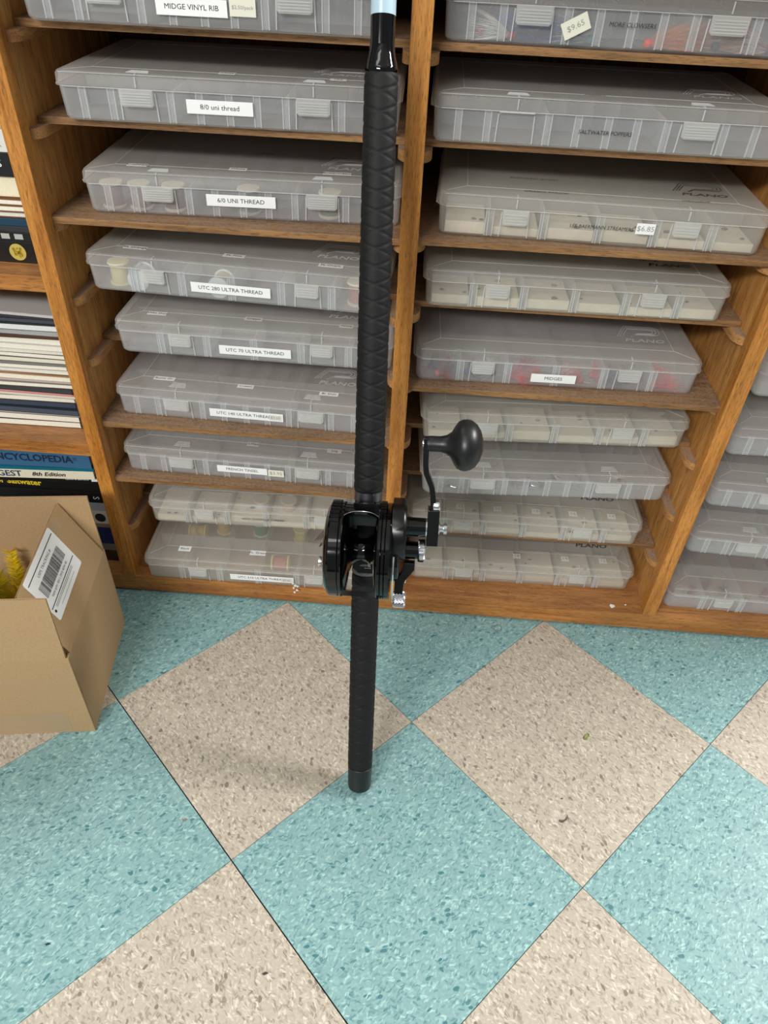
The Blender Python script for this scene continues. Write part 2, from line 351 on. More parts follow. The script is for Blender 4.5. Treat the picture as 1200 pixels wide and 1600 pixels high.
def make_box(key, typ, aged, label, labels=(), marks=(), posts=None, logo=True, missing=None, grey_lines=True):
    z, x, y, yaw, W = BX[key]
    t = thing('tackle_box', label, 'tackle box', (x, y, z), R(yaw), 'frosted tackle boxes in the cabinet slots')
    mb, ml = (M['aged'], M['aged_lid']) if aged else (M['clear'], M['clear_lid'])
    b = ob('body', body_mesh(W, mb), t); l = ob('lid', lid_mesh(W, ml, M['edge']), t)
    ribs = [.027, .058, .122, .153, .185, .215, .246, .306, .338] if typ == 'A' else [.059, .121, .184, .247, .310]
    g = G()
    for rx in ribs:
        for dx in ((-.0034, .0034) if typ == 'A' else (-.0042, -.0014, .0042)):
            g.box(rx + dx - .0005, rx + dx + .0005, .0010, .0034, .003, .0335)
            g.box(rx + dx - .0005, rx + dx + .0005, D - .0034, D - .0010, .003, .0335)
    put(g, 'rib', M['edge'], b)['kind'] = 'stuff'
    g = G(); e = .0034 if typ == 'A' else .0042
    for rx in ribs: g.box(rx - e, rx + e, .0022, .0028, .0035, .0335)
    put(g, 'rib_channel', M['div'], b)['kind'] = 'stuff'
    # lid rim lines and raised frame
    g = G(); i = .031; zt = .0480
    for a, c in (((i, i), (W - i, i)), ((W - i, i), (W - i, D - i)), ((W - i, D - i), (i, D - i)), ((i, D - i), (i, i)), ((.008, .010), (i, i)), ((W - .008, .010), (W - i, i)), ((.008, D - .010), (i, D - i)), ((W - .008, D - .010), (W - i, D - i))):
        g.bar((*a, zt), (*c, zt), .0006, .0005)
    g.bar((.006, -.0008, .0473), (W - .006, -.0008, .0473), .0005, .0005)
    g.bar((.008, -.0032, .0345), (W - .008, -.0032, .0345), .0006, .0006)
    g.bar((-.0032, .010, .0345), (-.0032, D - .010, .0345), .0008, .0007)
    for lx in (.0875, W - .0915):
        if typ == 'A':
            for k in range(3 + (grey_lines is True)): g.box(lx - .012 + k * .0008, lx + .012 - k * .0008, .008 + k * .0034, .0088 + k * .0034, zt, zt + .0007)
        g.box(lx - .0007, lx + .0007, -.0006, .0075, zt - .0004, zt + .0006)
        g.box(lx - .0006, lx + .0006, -.0032, -.0020, .036, .046)
    put(g, 'raised_line', M['edge'], l)
    # dividers
    g = G()
    if typ == 'B':
        for rx in ribs: g.box(rx - .0006, rx + .0006, .0038, D - .0038, .0024, .0325)
        g.box(.004, W - .004, .075, .0762, .0024, .0325); g.box(.004, W - .004, .150, .1512, .0024, .0325)
    else:
        for rx in (ribs[2], ribs[6]): g.box(rx - .0006, rx + .0006, .0038, D - .0038, .0024, .0325)
        g.box(.004, W - .004, .075, .0762, .0024, .0325)
        for rx in ribs: g.box(rx - .0006, rx + .0006, .1, D - .0038, .0024, .0325)
    put(g, 'divider', M['div'], t)
    # latches
    hw = .0185 if typ == 'A' else .0150
    for k, lx in enumerate((.0875, W - .0915)):
        g = G()
        if missing != k:
            s_ = -1 if k == 0 else 1
            pr = [(-hw, .035), (hw, .035), (hw - .0006, .0205), (hw - .003, .0182), (-hw + .003, .0182), (-hw + .0006, .0205)]
            g.loops([[(lx + a, -.0046, c) for a, c in pr], [(lx + a * .97, -.0068, c + (.0005 if c < .03 else -.0008)) for a, c in pr]])
            n = 5 if typ == 'A' else 4
            for q in range(n):
                zz = .0208 + q * (.0128 / n)
                g.bar((lx - hw + .003, -.0071, zz), (lx + hw - .003, -.0071, zz), .0012, .0011)
            lt = put(g, 'latch', M['latch'], t)
        else:
            g.bar((lx - hw, -.0050, .0342), (lx + hw, -.0050, .0342), .0015, .0012)
            put(g, 'latch', M['edge'], t)
        for sx in (-1, 1):
            put(G().bar((lx + sx * (hw + .0012), .0002, .0040), (lx + sx * (hw + .0004), -.0004, .031), .0011, .0014, up=(0, 1, 0)), 'latch_guard', M['edge'], b)
    if logo:
        zt = .0481; X0 = W - .098; g = G()
        for k in range(3):
            e = k * .0042
            P = [(X0 + e * .9, .066 + e * .3), (X0 + .014 + e * .4, .098 - e), (X0 + .052 - e * .4, .098 - e), (X0 + .060 - e, .092 - e * .6), (X0 + .060 - e, .080 + e * .5), (X0 + .054 - e * .6, .074 + e * .6), (X0 + .024 + e * .5, .074 + e * .4), (X0 + .018 + e * .3, .066 + e * .3)]
            for a, c in zip(P, P[1:]): g.bar((*a, zt), (*c, zt), .0011, .0006)
        put(g, 'moulded_emblem', M['emboss'] if aged else M['edge'], l)
        text('PLANO', .013, M['emboss'] if aged else M['edge'], l, on_top(X0 + .034, .056, zt + .0001), 1.25, .0003, .2, 'moulded_lettering')
    for li, L in enumerate(labels):       # (x0,x1,zc,h,text,size,material,rollDeg, ink)
        x0, x1, zc, h, s, size, mat, roll, ink = L
        cx = (x0 + x1) / 2; ww = x1 - x0
        Mx = on_front(cx, -.0006, zc, R(roll))
        yoff = Matrix.Translation((0, -.0012 - .0005 * li, 0))
        if mat:
            p = ob('sticker' if mat != 'label' else 'paper_label', G().box(-ww / 2, ww / 2, -h / 2, h / 2, -.0001, .0002).mesh('paper_label', M[mat]), t, yoff @ Mx)
            if s:
                text(s, size, M[ink], p, Matrix.Translation((0, 0, .00032)), 1.1, .00002)
        else:
            text(s, size, M[ink], t, yoff @ Mx, 1.02, .00002, .12)
    for L in marks:        # on the lid: (x,y,w,h,text,material,size)
        mx_, my_, mw_, mh_, s, mat, size, ink = L
        if mat:
            p = ob('sticker', G().box(-mw_ / 2, mw_ / 2, -mh_ / 2, mh_ / 2, 0, .0002).mesh('sticker', M[mat]), l, on_top(mx_, my_, .0482))
            if s: text(s, size, M[ink], p, Matrix.Translation((0, 0, .0003)), 1.1, .00015)
        else:
            text(s, size, M[ink], l, on_top(mx_, my_, .04845), 1.1, .00012, .1)
    return t
def LB(x0, x1, z, s, size=.0062, h=.0115): return (x0, x1, z, h, s, size, 'label', 0, 'ink')
def LM(x, y, s, mat='label', w_=.024, h_=.0095, size=.0062, ink='ink'): return (x, y, w_, h_, s, mat, size, ink)
lc = 'left column of slots'; rc = 'middle column of slots'
bx = {}
bx['L1'] = make_box('L1', 'A', 0, 'topmost left tackle box with white label MIDGE VINYL RIB and cream price tag', [LB(.138, .209, .0190, 'MIDGE VINYL RIB', .0064, .0145), (.2115, .2375, .0210, .0150, '$2.50/pack', .0045, 'sticker', 0, 'inkgrey')])
bx['L2'] = make_box('L2', 'A', 0, 'frosted tackle box with white label reading 8/0 uni thread', [LB(.1395, .2111, .0210, '8/0 uni thread', .0068, .0135)], [LM(.179, .0312, 'white', w_=.018), LM(.300, .0289, 'red', w_=.018)])
bx['L3'] = make_box('L3', 'A', 0, 'tackle box labelled 6/0 UNI THREAD with brown and green spools inside', [LB(.1429, .2239, .0225, '6/0 UNI THREAD', .0068, .0130)], [LM(.0577, .0300, 'COPPER'), LM(.1758, .0330, 'White', w_=.021), LM(.293, .0350, 'Buttercream', w_=.034), LM(.20, .105, 'Black', None, ink='emboss'), LM(.29, .1, 'Brown', None, ink='emboss')])
bx['L4'] = make_box('L4', 'B', 0, 'frosted tackle box pushed in askew, white label reading UTC 280 ULTRA THREAD', [LB(.1335, .2341, .0180, 'UTC 280 ULTRA THREAD', .0066, .0125)], [LM(.0553, .0297, 'FL Orange', w_=.030), LM(.1816, .0315, 'FL Pink', w_=.028), LM(.3045, .0275, 'FL Chart.', w_=.031)])
bx['L5'] = make_box('L5', 'B', 0, 'frosted tackle box with white label reading UTC 70 ULTRA THREAD, just under the askew box', [LB(.1382, .2340, .0172, 'UTC 70 ULTRA THREAD', .0066, .0125)], [LM(.051, .0262, 'Wht Dun', w_=.026), LM(.1798, .0300, 'Cream', 'faintsticker'), LM(.3036, .029, 'Wine', 'faintsticker', w_=.018)])
bx['L6'] = make_box('L6', 'A', 0, 'frosted tackle box with white label reading UTC 140 ULTRA THREAD, shelf edge showing below it', [LB(.1333, .2385, .0190, 'UTC 140 ULTRA THREAD   ', .0064, .0125), (.219, .236, .0190, .008, '$3.65', .0056, 'faintsticker', 0, 'inkgrey')], [LM(.0626, .0285, 'Burnt Or.', w_=.030), LM(.1805, .0264, 'Cream', w_=.023), LM(.2993, .0256, 'Bl. Dun', w_=.027)])
bx['L7'] = make_box('L7', 'A', 0, 'frosted tackle box with white label reading FRENCH TINSEL beside a small price tag', [LB(.1402, .2155, .0210, 'FRENCH TINSEL', .0062, .0115), (.2170, .2405, .0203, .0115, '$3.95', .0078, 'sticker', 0, 'inkgrey')], [LM(.19, .028, 'S.Med', 'faintsticker', w_=.018), LM(.312, .028, 'Lrg', 'faintsticker', w_=.022)], grey_lines=True)
bx['L8'] = make_box('L8', 'B', 1, 'frosted tackle box with small black words DANVILLE THREAD printed on its front', [(.149, .209, .0200, .01, 'WAX. DANVILLE THREAD', .0058, None, 0, 'ink')])
bx['L9'] = make_box('L9', 'B', 1, 'lowest tackle box in the left column, torn label reading UTC 210 ULTRA THREAD', [LB(.1388, .2428, .0190, 'UTC 210 ULTRA THREAD ', .0062, .0120), (.222, .241, .0190, .008, '$3.65', .0052, 'faintsticker', 0, 'inkgrey')], [LM(.061, .0256, 'Black', w_=.020, h_=.012), LM(.181, .0267, 'FL. Green', w_=.026, h_=.011)])
bx['R1'] = make_box('R1', 'A', 0, 'frosted tackle box marked MORE CLOWSERS with a slanted price tag, bushy flies inside', [(.1165, .1430, .0195, .0150, '$9.65', .0072, 'sticker', 27, 'inkgrey'), (.163, .206, .0225, .01, 'MORE CLOWSERS', .0056, None, 0, 'ink')])
bx['R2'] = make_box('R2', 'A', 0, 'frosted tackle box with small black words SALTWATER POPPERS, left latch broken off', [(.1564, .208, .0190, .01, 'SALTWATER POPPERS', .0056, None, 0, 'ink')], [LM(.17, .03, 'Poppers', None, ink='emboss')], missing=0)
bx['R3'] = make_box('R3', 'B', 1, 'dusty frosted tackle box with black words LEE BAERMANN STREAMERS and a small price tag', [(.1500, .2212, .0220, .01, 'LEE BAERMANN STREAMERS', .0056, None, 0, 'ink'), (.2240, .2450, .0240, .0120, '$6.85', .0080, 'label', 0, 'inkgrey')], [LM(.120, .0250, 'GREEN MACK', None, ink='emboss', size=.0075), LM(.29, .028, 'MIDNIGHT', None, ink='emboss', size=.006), LM(.11, .075, 'EAST WEST GHOST', None, ink='emboss', size=.006)])
bx['R4'] = make_box('R4', 'B', 1, 'unlabelled frosted tackle box directly above the MIDGES box', [], [])
bx['R5'] = make_box('R5', 'B', 0, 'frosted tackle box with white label reading MIDGES, red and dark flies inside', [LB(.152, .2106, .0155, 'MIDGES', .0062, .0120)], [])
bx['R6'] = make_box('R6', 'B', 1, 'unlabelled creamy frosted tackle box just below the MIDGES box', [], [])
bx['R7'] = make_box('R7', 'A', 0, 'unlabelled frosted tackle box with many ribs, behind the black reel handle', [], [], logo=False)
bx['R8'] = make_box('R8', 'B', 1, 'creamy frosted tackle box with number stickers 22 to 14 on its lid', [], [LM(X, .014, s, 'faintsticker', w_=.0125, h_=.0115, size=.0085, ink='inkgrey') for X, s in ((.040, '24'), (.082, '22'), (.140, '20'), (.200, '18'), (.258, '16'), (.318, '14'))])
bx['R9'] = make_box('R9', 'B', 1, 'creamy frosted tackle box resting on the base board right of the rod', [], [LM(X, .020, s, 'faintsticker', w_=.0125, h_=.0115, size=.0085, ink='inkgrey') for X, s in ((.175, '18'), (.255, '14'), (.318, '12'))])
bx['X1'] = make_box('X1', 'B', 0, 'frosted tackle box at the right edge, topmost visible right of the right divider', logo=False)
bx['X2'] = make_box('X2', 'A', 0, 'frosted tackle box at the right edge, second from the top right of the right divider', logo=False)
bx['X3'] = make_box('X3', 'A', 0, 'frosted tackle box at the right edge, third from the bottom right of the right divider', logo=False)
bx['X4'] = make_box('X4', 'A', 0, 'frosted tackle box at the right edge, second from the bottom right of the right divider', logo=False)
bx['X5'] = make_box('X5', 'B', 0, 'frosted tackle box at the right edge with purple bits, resting on the base board', logo=False)
def inbox(key, x, y, z=.0018):
    zz, x0, y0, yaw, W = BX[key]; a = R(yaw)
    return (x0 + x * cos(a) - y * sin(a), y0 + x * sin(a) + y * cos(a), zz + z)
# foam liners
for k, lab in (('L8', 'DANVILLE THREAD box'), ('R3', 'STREAMERS box'), ('R4', 'box above the MIDGES box'), ('R6', 'box below the MIDGES box'), ('R8', 'box with number stickers'), ('R9', 'lowest box right of the rod')):
    z, x0, y0, yaw, W = BX[k]
    cells = [.0045, .059, .121, .184, .247, .310, W - .0045]
    t = thing('foam_liner', 'cream foam pads lining the ' + lab, 'foam', inbox(k, 0, 0, .0017), R(yaw))
    for a, c in zip(cells, cells[1:]):
        e = .004; q = G(); hh = random.uniform(.010, .016)
        ft = random.uniform(.004, .010)
        q.box(a + e, c - e, ft, .072, .0008, hh); put(q, 'pad', M['foam'], t, bevel=.0015)
        for j in range(2):   # dark flies/specks pinned on the foam
            px_, py_ = random.uniform(a + .008, c - .008), ft + random.uniform(.001, .05)
            r_ = random.uniform(.0012, .0028)
            put(G().lathe([(-r_ * 1.6, 0), (-r_, r_ * .6), (0, r_ * .8), (r_, r_ * .5), (r_ * 1.7, 0)], 7, 'X', (px_, py_, hh + r_ * .6)), 'pinned_fly', cm('fly_dark%d' % (j % 3), [(70, 66, 60), (96, 84, 70), (50, 54, 62)][j % 3], .8), t)

# thread spools: shared meshes, upright or lying
FL = G()
FL.lathe([(0, .0035), (0, .0132), (.0022, .0138), (.0030, .0128), (.0034, .008), (.0256, .008), (.0262, .0128), (.0268, .0138), (.0290, .0132), (.0290, .0035)], 28)
flm = {}
def spool(key, x, y, kind, col, flange=(214, 206, 186), lab='', lying=None, fl='cream', s=1.0):
    t = thing('thread_spool', lab, 'spool', inbox(key, x, y, .0022), R(BX[key][3]))
    if lying == 'X': t.location.z += .0139 * s; t.rotation_euler = (pi / 2, 0, pi / 2 + R(BX[key][3]))
    if lying == 'Y': t.location.z += .0139 * s; t.rotation_euler = (pi / 2, 0, R(BX[key][3]) + 0)
    t.scale = (s, s, s)
    mf = cm('spool_' + fl, flange, .45)
    if fl not in flm: flm[fl] = FL.mesh('spool_body', mf, True)
    ob('spool_body', flm[fl], t)
    g = G().lathe([(.0036, .0082), (.0038, .0118), (.0060, .0112)] + [(.006 + i * .001, .0112 + .0002 * (i % 2)) for i in range(18)] + [(.0252, .0118), (.0254, .0082)], 28)
    put(g, 'thread', cm('thread_' + kind, col, .5), t, True)
    return t
G6 = 'left end of the 6/0 thread box'
spool('L3', .025, .022, 'brown', (132, 92, 82), lab='pinkish brown thread spool nearest the left end of the 6/0 UNI THREAD box')
spool('L3', .058, .022, 'brown', (132, 92, 82), lab='pinkish brown thread spool, second from the left in the 6/0 UNI THREAD box')
spool('L3', .099, .022, 'dkbrown', (98, 66, 58), lab='dark brown thread spool behind the left latch of the 6/0 UNI THREAD box')
spool('L3', .188, .024, 'green', (92, 116, 78), lab='green thread spool behind the 6/0 UNI THREAD label')
spool('L3', .2850, .024, 'olive', (84, 104, 62), lab='olive green thread spool behind the right latch of the 6/0 UNI THREAD box')
spool('L4', .030, .026, 'cream', (214, 200, 140), (232, 222, 170), 'cream yellow thread spool at the left end of the UTC 280 box', fl='yellow')
spool('L4', .062, .034, 'white', (200, 204, 206), (206, 212, 212), 'white thread spool lying with its round face forward left in the UTC 280 box', 'Y', fl='white')
spool('L4', .166, .034, 'cream2', (196, 190, 150), (206, 212, 212), 'pale thread spool with its round face forward behind the UTC 280 label', 'Y', fl='white')
spool('L4', .338, .030, 'pink', (166, 120, 108), lab='pinkish brown thread spool at the right end of the UTC 280 box')
spool('L8', .170, .040, 'white', (206, 206, 200), lab='white thread spool under the lid of the DANVILLE THREAD box, left of the tan one', s=.95)
spool('L8', .215, .040, 'tan', (190, 156, 132), lab='tan thread spool under the lid of the DANVILLE THREAD box', s=.95)
spool('L9', .045, .105, 'gold', (196, 160, 60), (222, 196, 110), 'gold thread spool lying at the back left of the lowest left box', 'X', fl='gold')
spool('L9', .100, .125, 'gold', (196, 160, 60), (222, 196, 110), 'gold thread spool standing right of the lying gold one in the lowest left box', fl='gold')
spool('L9', .165, .125, 'emerald', (60, 128, 96), (200, 210, 190), 'green thread spool under the lid of the lowest left box', fl='pale')
spool('L9', .238, .115, 'lemon', (206, 194, 96), (226, 214, 140), 'lemon thread spool under the lid of the lowest left box', fl='lemon')
spool('L9', .200, .040, 'redthread', (178, 92, 84), (216, 200, 110), 'red thread spool lying sideways behind the UTC 210 label', 'X', fl='lemon')

# flies: head, hook and a spray of hair
def fly_mesh(seed, n, L_, spread):
    r = random.Random(seed); g = G()
    for i in range(n):
        a = r.uniform(-spread, spread); b = r.uniform(-.15, spread); l = L_ * r.uniform(.5, 1)
        p0 = Vector((0, r.uniform(-.001, .001), .004 + r.uniform(-.001, .001)))
        d = Vector((cos(a) * cos(b), sin(a) * cos(b), sin(b)))
        p1 = p0 + d * l * .5; p2 = p0 + d * l + Vector((0, 0, -l * .15 * r.random()))
        for q in (p1, p2): q.z = min(max(q.z, .0012), .026)
        s_ = Vector((-d.y, d.x, 0)).normalized() * .00018
        u_ = Vector((0, 0, .00025))
        g.add([p0 - s_, p0 + s_, p1 + s_, p1 - s_, p2, p0 + u_, p1 + u_], [(0, 1, 2, 3), (3, 2, 4), (0, 5, 6, 3), (3, 6, 4), (1, 2, 6, 5), (2, 4, 6)], i % 2)
    return g
def fly(key, x, y, rz, c1, c2, c3, lab, n=60, L_=.035, spread=.6, seed=0, grp=None, head=.003):
    t = thing('fishing_fly', lab, 'fly', inbox(key, x, y, .0021), rz, grp)
    nm = lambda c: cm('fly_%d_%d_%d' % c, c, .6)
    ob('hair', fly_mesh(seed, n, L_, spread).mesh('hair', [nm(c1), nm(c2)]), t)
    put(G().lathe([(-.004, 0), (-.003, head * .7), (0, head), (.004, head * .8), (.007, head * .3), (.008, 0)], 10, 'X', (0, 0, head + .0002)), 'head', nm(c3), t, True)
    g = G().tube([(-.004, 0, .0035), (-.012, 0, .0035), (-.016, 0, .006), (-.013, 0, .009), (-.010, 0, .008)], .00035, 5); put(g, 'hook', M['chrome'], t)
    return t
W_, BL, RD, OR, TEAL_, DK, GD, PK, PU, YL = (228, 226, 222), (38, 62, 150), (190, 40, 40), (222, 92, 30), (70, 130, 132), (34, 32, 34), (196, 142, 66), (232, 96, 96), (96, 50, 96), (220, 190, 110)
g1 = 'bushy flies inside the MORE CLOWSERS box'
for i, (x, y, rz, a, b, c, lab) in enumerate([
    (.070, .016, pi, W_, W_, (170, 40, 60), 'white hair fly at the left end of the MORE CLOWSERS box'),
    (.038, .030, .1, BL, (40, 90, 170), RD, 'blue and red hair fly left of the left latch in the MORE CLOWSERS box'),
    (.065, .018, .3, BL, DK, BL, 'dark blue hair fly behind the left latch of the MORE CLOWSERS box'),
    (.092, .026, .05, (30, 40, 110), BL, (120, 50, 110), 'navy hair fly right of the left latch in the MORE CLOWSERS box'),
    (.150, .018, pi - .2, TEAL_, W_, TEAL_, 'pale teal hair fly behind the slanted price tag'),
    (.206, .013, .25, OR, GD, (250, 60, 40), 'orange and gold hair fly with bright red head in the MORE CLOWSERS box'),
    (.218, .020, .15, GD, OR, (250, 70, 50), 'golden orange hair fly beside the bright red head in the MORE CLOWSERS box'),
    (.245, .030, .5, OR, (150, 70, 40), OR, 'rusty orange hair fly left of the right latch in the MORE CLOWSERS box'),
    (.275, .018, .1, (130, 60, 50), GD, DK, 'brown hair fly under the right latch in the MORE CLOWSERS box'),
    (.330, .018, pi - .1, (170, 90, 110), W_, PU, 'pink and white hair fly right of the right latch in the MORE CLOWSERS box')]):
    fly('R1', x, y, rz, a, b, c, lab, n=190, L_=.055, spread=.6, seed=i, head=.0045)
for i, (x, y, rz, a, b, c) in enumerate([(.030, .012, .2, RD, (90, 80, 84), PK), (.020, .03, .0, (40, 46, 60), DK, DK), (.050, .03, 3, (60, 64, 80), RD, DK), (.070, .02, .3, (50, 60, 86), DK, BL), (.105, .02, 2.9, (66, 70, 90), W_, DK),
                                         (.130, .016, .1, RD, PK, RD), (.145, .04, .6, (50, 56, 80), RD, DK), (.168, .014, 3, RD, OR, (200, 30, 50)), (.195, .018, .2, PK, W_, RD), (.222, .014, 2.8, RD, OR, RD), (.238, .03, .1, PK, RD, RD),
                                         (.255, .02, .2, (40, 60, 90), DK, DK), (.285, .02, 2.9, (90, 84, 80), DK, DK), (.318, .014, .3, RD, OR, (240, 50, 40)), (.340, .016, 2.8, RD, PK, (230, 40, 70)), (.335, .035, 3.3, OR, RD, RD), (.330, .012, .5, PK, OR, RD)]):
    nm = {RD: 'red', PK: 'pink', OR: 'orange'}.get(a, 'dark')
    fly('R5', x, y, rz, a, b, c, nm + ' tangled hair fly inside the MIDGES box', n=150, L_=.034, spread=1.2, seed=30 + i, grp=nm + ' flies in the MIDGES box', head=.0045)
for i in range(16):
    c = random.choice([DK, (90, 70, 60), (60, 66, 80), (150, 120, 90), (120, 80, 80)])
    fly('R7', .02 + i * .0205, random.uniform(.012, .05), random.uniform(0, 6.3), c, random.choice([W_, c, DK]), random.choice([DK, (170, 120, 80)]), 'small dull brown fly inside the ribbed box behind the reel handle', n=80, L_=.022, spread=1.3, seed=60 + i, grp='small flies in the ribbed box behind the reel handle')
for i in range(9):
    c = random.choice([PU, DK, (170, 40, 90), (110, 70, 90)])
    fly('X5', .02 + i * .03, random.uniform(.012, .05), random.uniform(0, 6.3), c, PU, random.choice([DK, RD]), 'purple and dark fly inside the lowest box at the right edge', n=90, L_=.026, spread=1.2, seed=90 + i, grp='purple flies in the lowest right edge box')
fly('R4', .245, .075, .3, PU, (170, 80, 110), DK, 'purple fly left of the right latch in the box above the MIDGES box', n=60, L_=.022, spread=1, seed=120)
fly('R4', .338, .076, 2.6, (80, 84, 92), DK, DK, 'grey fly at the right end of the box above the MIDGES box', n=60, L_=.024, spread=1, seed=121)

# ------------------------------------------------------------------ fishing rod (leans on the cabinet)
B0 = Vector((-.0200, -.3235, .0006)); TP = Vector((-.0400, -.0300, .84))
wv = (TP - B0).normalized(); uv = Vector((1, 0, 0)); uv = (uv - wv * uv.dot(wv)).normalized(); av = wv.cross(uv)
RM = Matrix((uv, av, wv)).transposed().to_4x4(); RM.translation = B0 + wv * .0052
rod = thing('fishing_rod', 'black fishing rod with wrapped rubber grips standing butt down against the cabinet', 'fishing rod', M4=RM)
put(G().lathe([(0, .0), (0, .0125), (.0012, .0146), (.004, .0153), (.0355, .0158), (.0362, .0152), (.0362, 0)], 48), 'butt_cap', M['cap'], rod, True, angle=40)
def grip(t0, t1, r0, r1, name, phase=0):
    g = G(); n = int((t1 - t0) / .0009); seg = 56; ls = []
    pitch = .0340
    for i in range(n + 1):
        t = t0 + (t1 - t0) * i / n; rb = r0 + (r1 - r0) * i / n
        e = min(i, n - i) / 3; rb -= .0009 * max(0, 1 - e)
        l = []
        for j in range(seg):
            a = 2 * pi * j / seg; q = 0
            for sg in (1, -1):
                x = ((t + phase) / pitch * 2 + sg * a / (2 * pi) * 2) % 1.0
                x = min(x, 1 - x) * 2          # 0 at the band centre
                q = max(q, max(0, 1 - x / .20))
            q = min(1, q * 2.2)
            rr_ = rb - .00055 * q
            l.append((rr_ * cos(a - pi / 2), rr_ * sin(a - pi / 2), t))
        ls.append(l)
    g.loops(ls)
    return put(g, name, M['grip'], rod, True, angle=60)
grip(.0362, .3185, .0160, .0166, 'rear_grip')
grip(.4200, .8280, .0166, .0160, 'fore_grip', .004)
put(G().lathe([(.318, 0), (.318, .0140), (.340, .0140), (.384, .0140), (.388, .0156), (.409, .0157), (.409, 0)], 40), 'reel_seat', M['gloss'], rod, True)
put(G().lathe([(.4085, .0129), (.4085, .0150), (.4095, .0161), (.4195, .0158), (.4200, .0140)], 40), 'seat_hood', M['gun'], rod, True)
put(G().lathe([(.3185, .0120), (.3185, .0167), (.3215, .0168), (.3265, .0150), (.3265, .0120)], 40), 'grip_ring', M['ring'], rod, True)
put(G().lathe([(.8275, .0100), (.8278, .0152), (.8300, .0156), (.8325, .0150), (.8335, .0146), (.8370, .0140), (.8420, .0126), (.8460, .0119), (.8500, .0117), (.8505, .01)], 48), 'winding_check', M['gloss'], rod, True)
put(G().lathe([(.848, .0100), (.848, .0114), (.8735, .0114), (.8735, .0100)], 40), 'blank', M['gloss'], rod, True)
put(G().lathe([(.8735, .0100), (.8735, .01155), (.960, .0113), (.960, .01)], 40), 'painted_band', M['blue_blank'], rod, True)
put(G().lathe([(.960, .0), (.960, .0108), (1.45, .0065), (1.45, 0)], 24), 'upper_blank', M['gloss'], rod, True)
g = G()
for (x, z, ww, hh) in ((.002, .8915, .0045, .0016), (.003, .8932, .0016, .003)): g.box(x - ww / 2, x + ww / 2, -.0120, -.0110, z - hh / 2, z + hh / 2)
put(g, 'printed_mark', M['ink'], rod)

# ------------------------------------------------------------------ reel
reel = thing('fishing_reel', 'glossy black conventional fishing reel with chrome knobs clamped to the rod', 'fishing reel', M4=RM)
cy, cz = -.062, .3725; c0 = (0, cy, cz)
g = G().lathe([(-.0195, .036), (-.0195, .0505), (-.0205, .0512), (-.0225, .0512), (-.0232, .0505), (-.0240, .0512), (-.0325, .0512), (-.0345, .0500), (-.0372, .0455), (-.0392, .0380), (-.0405, .025), (-.0412, .012), (-.0414, 0)], 72, 'X', c0)
sp = put(g, 'left_side_plate', M['gloss'], reel, True, angle=25)
g = G()
for i in range(14):
    a = R(-62 + i * 6.5)
    p = Vector((0, -sin(a + R(10)), cos(a + R(10))))
    g.bar(Vector((-.0335, cy, cz)) + p * .0514, Vector((-.0245, cy, cz)) + p * .0514, .0030, .0022, up=p)
put(g, 'thumb_ridges', M['satin'], sp)
g = G().lathe([(.0165, .036), (.0165, .0515), (.0175, .0522), (.0200, .0522), (.0206, .0514), (.0214, .0522), (.0240, .0522), (.0246, .0512), (.0252, .0520), (.0290, .0520), (.0305, .0508), (.0312, .044), (.0312, 0)], 72, 'X', c0)
sp2 = put(g, 'right_side_plate', M['gloss'], reel, True, angle=25)
g = G()
for i in range(12):
    a = R(-50 + i * 6.0); p = Vector((0, -sin(a), cos(a)))
    g.bar(Vector((.0178, cy, cz)) + p * .0524, Vector((.0238, cy, cz)) + p * .0524, .0028, .0020, up=p)
put(g, 'thumb_ridges', M['satin'], sp2)
g = G().lathe([(-.0190, 0), (-.0190, .0455), (-.0175, .0460), (-.0165, .0440), (-.0140, .026), (-.0110, .0170), (-.006, .0132), (0, .0122), (.004, .0130), (.009, .0170), (.0120, .026), (.0142, .044), (.0150, .0460), (.0163, .0455), (.0163, 0)], 64, 'X', c0)
put(g, 'spool', M['gloss'], reel, True, angle=30)
def arcbar(a0, a1, r_, th, x0, x1, flare=.0, n=10):
    g = G(); ls = []
    for i in range(n + 1):
        a = R(a0 + (a1 - a0) * i / n)
        ls.append([(x0, cy - sin(a) * r_, cz + cos(a) * r_), (x1, cy - sin(a) * r_, cz + cos(a) * r_), (x1, cy - sin(a) * (r_ + th), cz + cos(a) * (r_ + th)), (x0, cy - sin(a) * (r_ + th), cz + cos(a) * (r_ + th))])
    return g.loops(ls)
g = G(); ls = []     # arched upper frame plate
for i in range(21):
    x = -.0196 + .0362 * i / 20; f = abs(i - 10) / 10; a1 = 14 + 9 * f ** 2.5
    l = []
    for k in range(6):
        a = R(-26 + (a1 + 26) * k / 5); l.append((x, cy - sin(a) * .0462, cz + cos(a) * .0462))
    for k in range(5, -1, -1):
        a = R(-26 + (a1 + 26) * k / 5); l.append((x, cy - sin(a) * .0500, cz + cos(a) * .0500))
    ls.append(l)
g.loops(ls); put(g, 'frame_or_filler_bar', M['gloss'], reel, True, angle=40)
put(arcbar(288, 336, .0400, .0035, -.0196, .0166), 'frame_or_filler_bar', M['satin'], reel, True, angle=40)  # filler plate added behind the spool to black out bright seat reflections
put(G().tube([(-.0196 + .0362 * i / 20, cy - sin(R(14.3 + 9 * (abs(i - 10) / 10) ** 2.5)) * .0502, cz + cos(R(14.3 + 9 * (abs(i - 10) / 10) ** 2.5)) * .0502) for i in range(21)], .00035, 6), 'frame_highlight', M['chrome'], reel, True)  # highlight along the arched black edge, built as a thin chrome tube
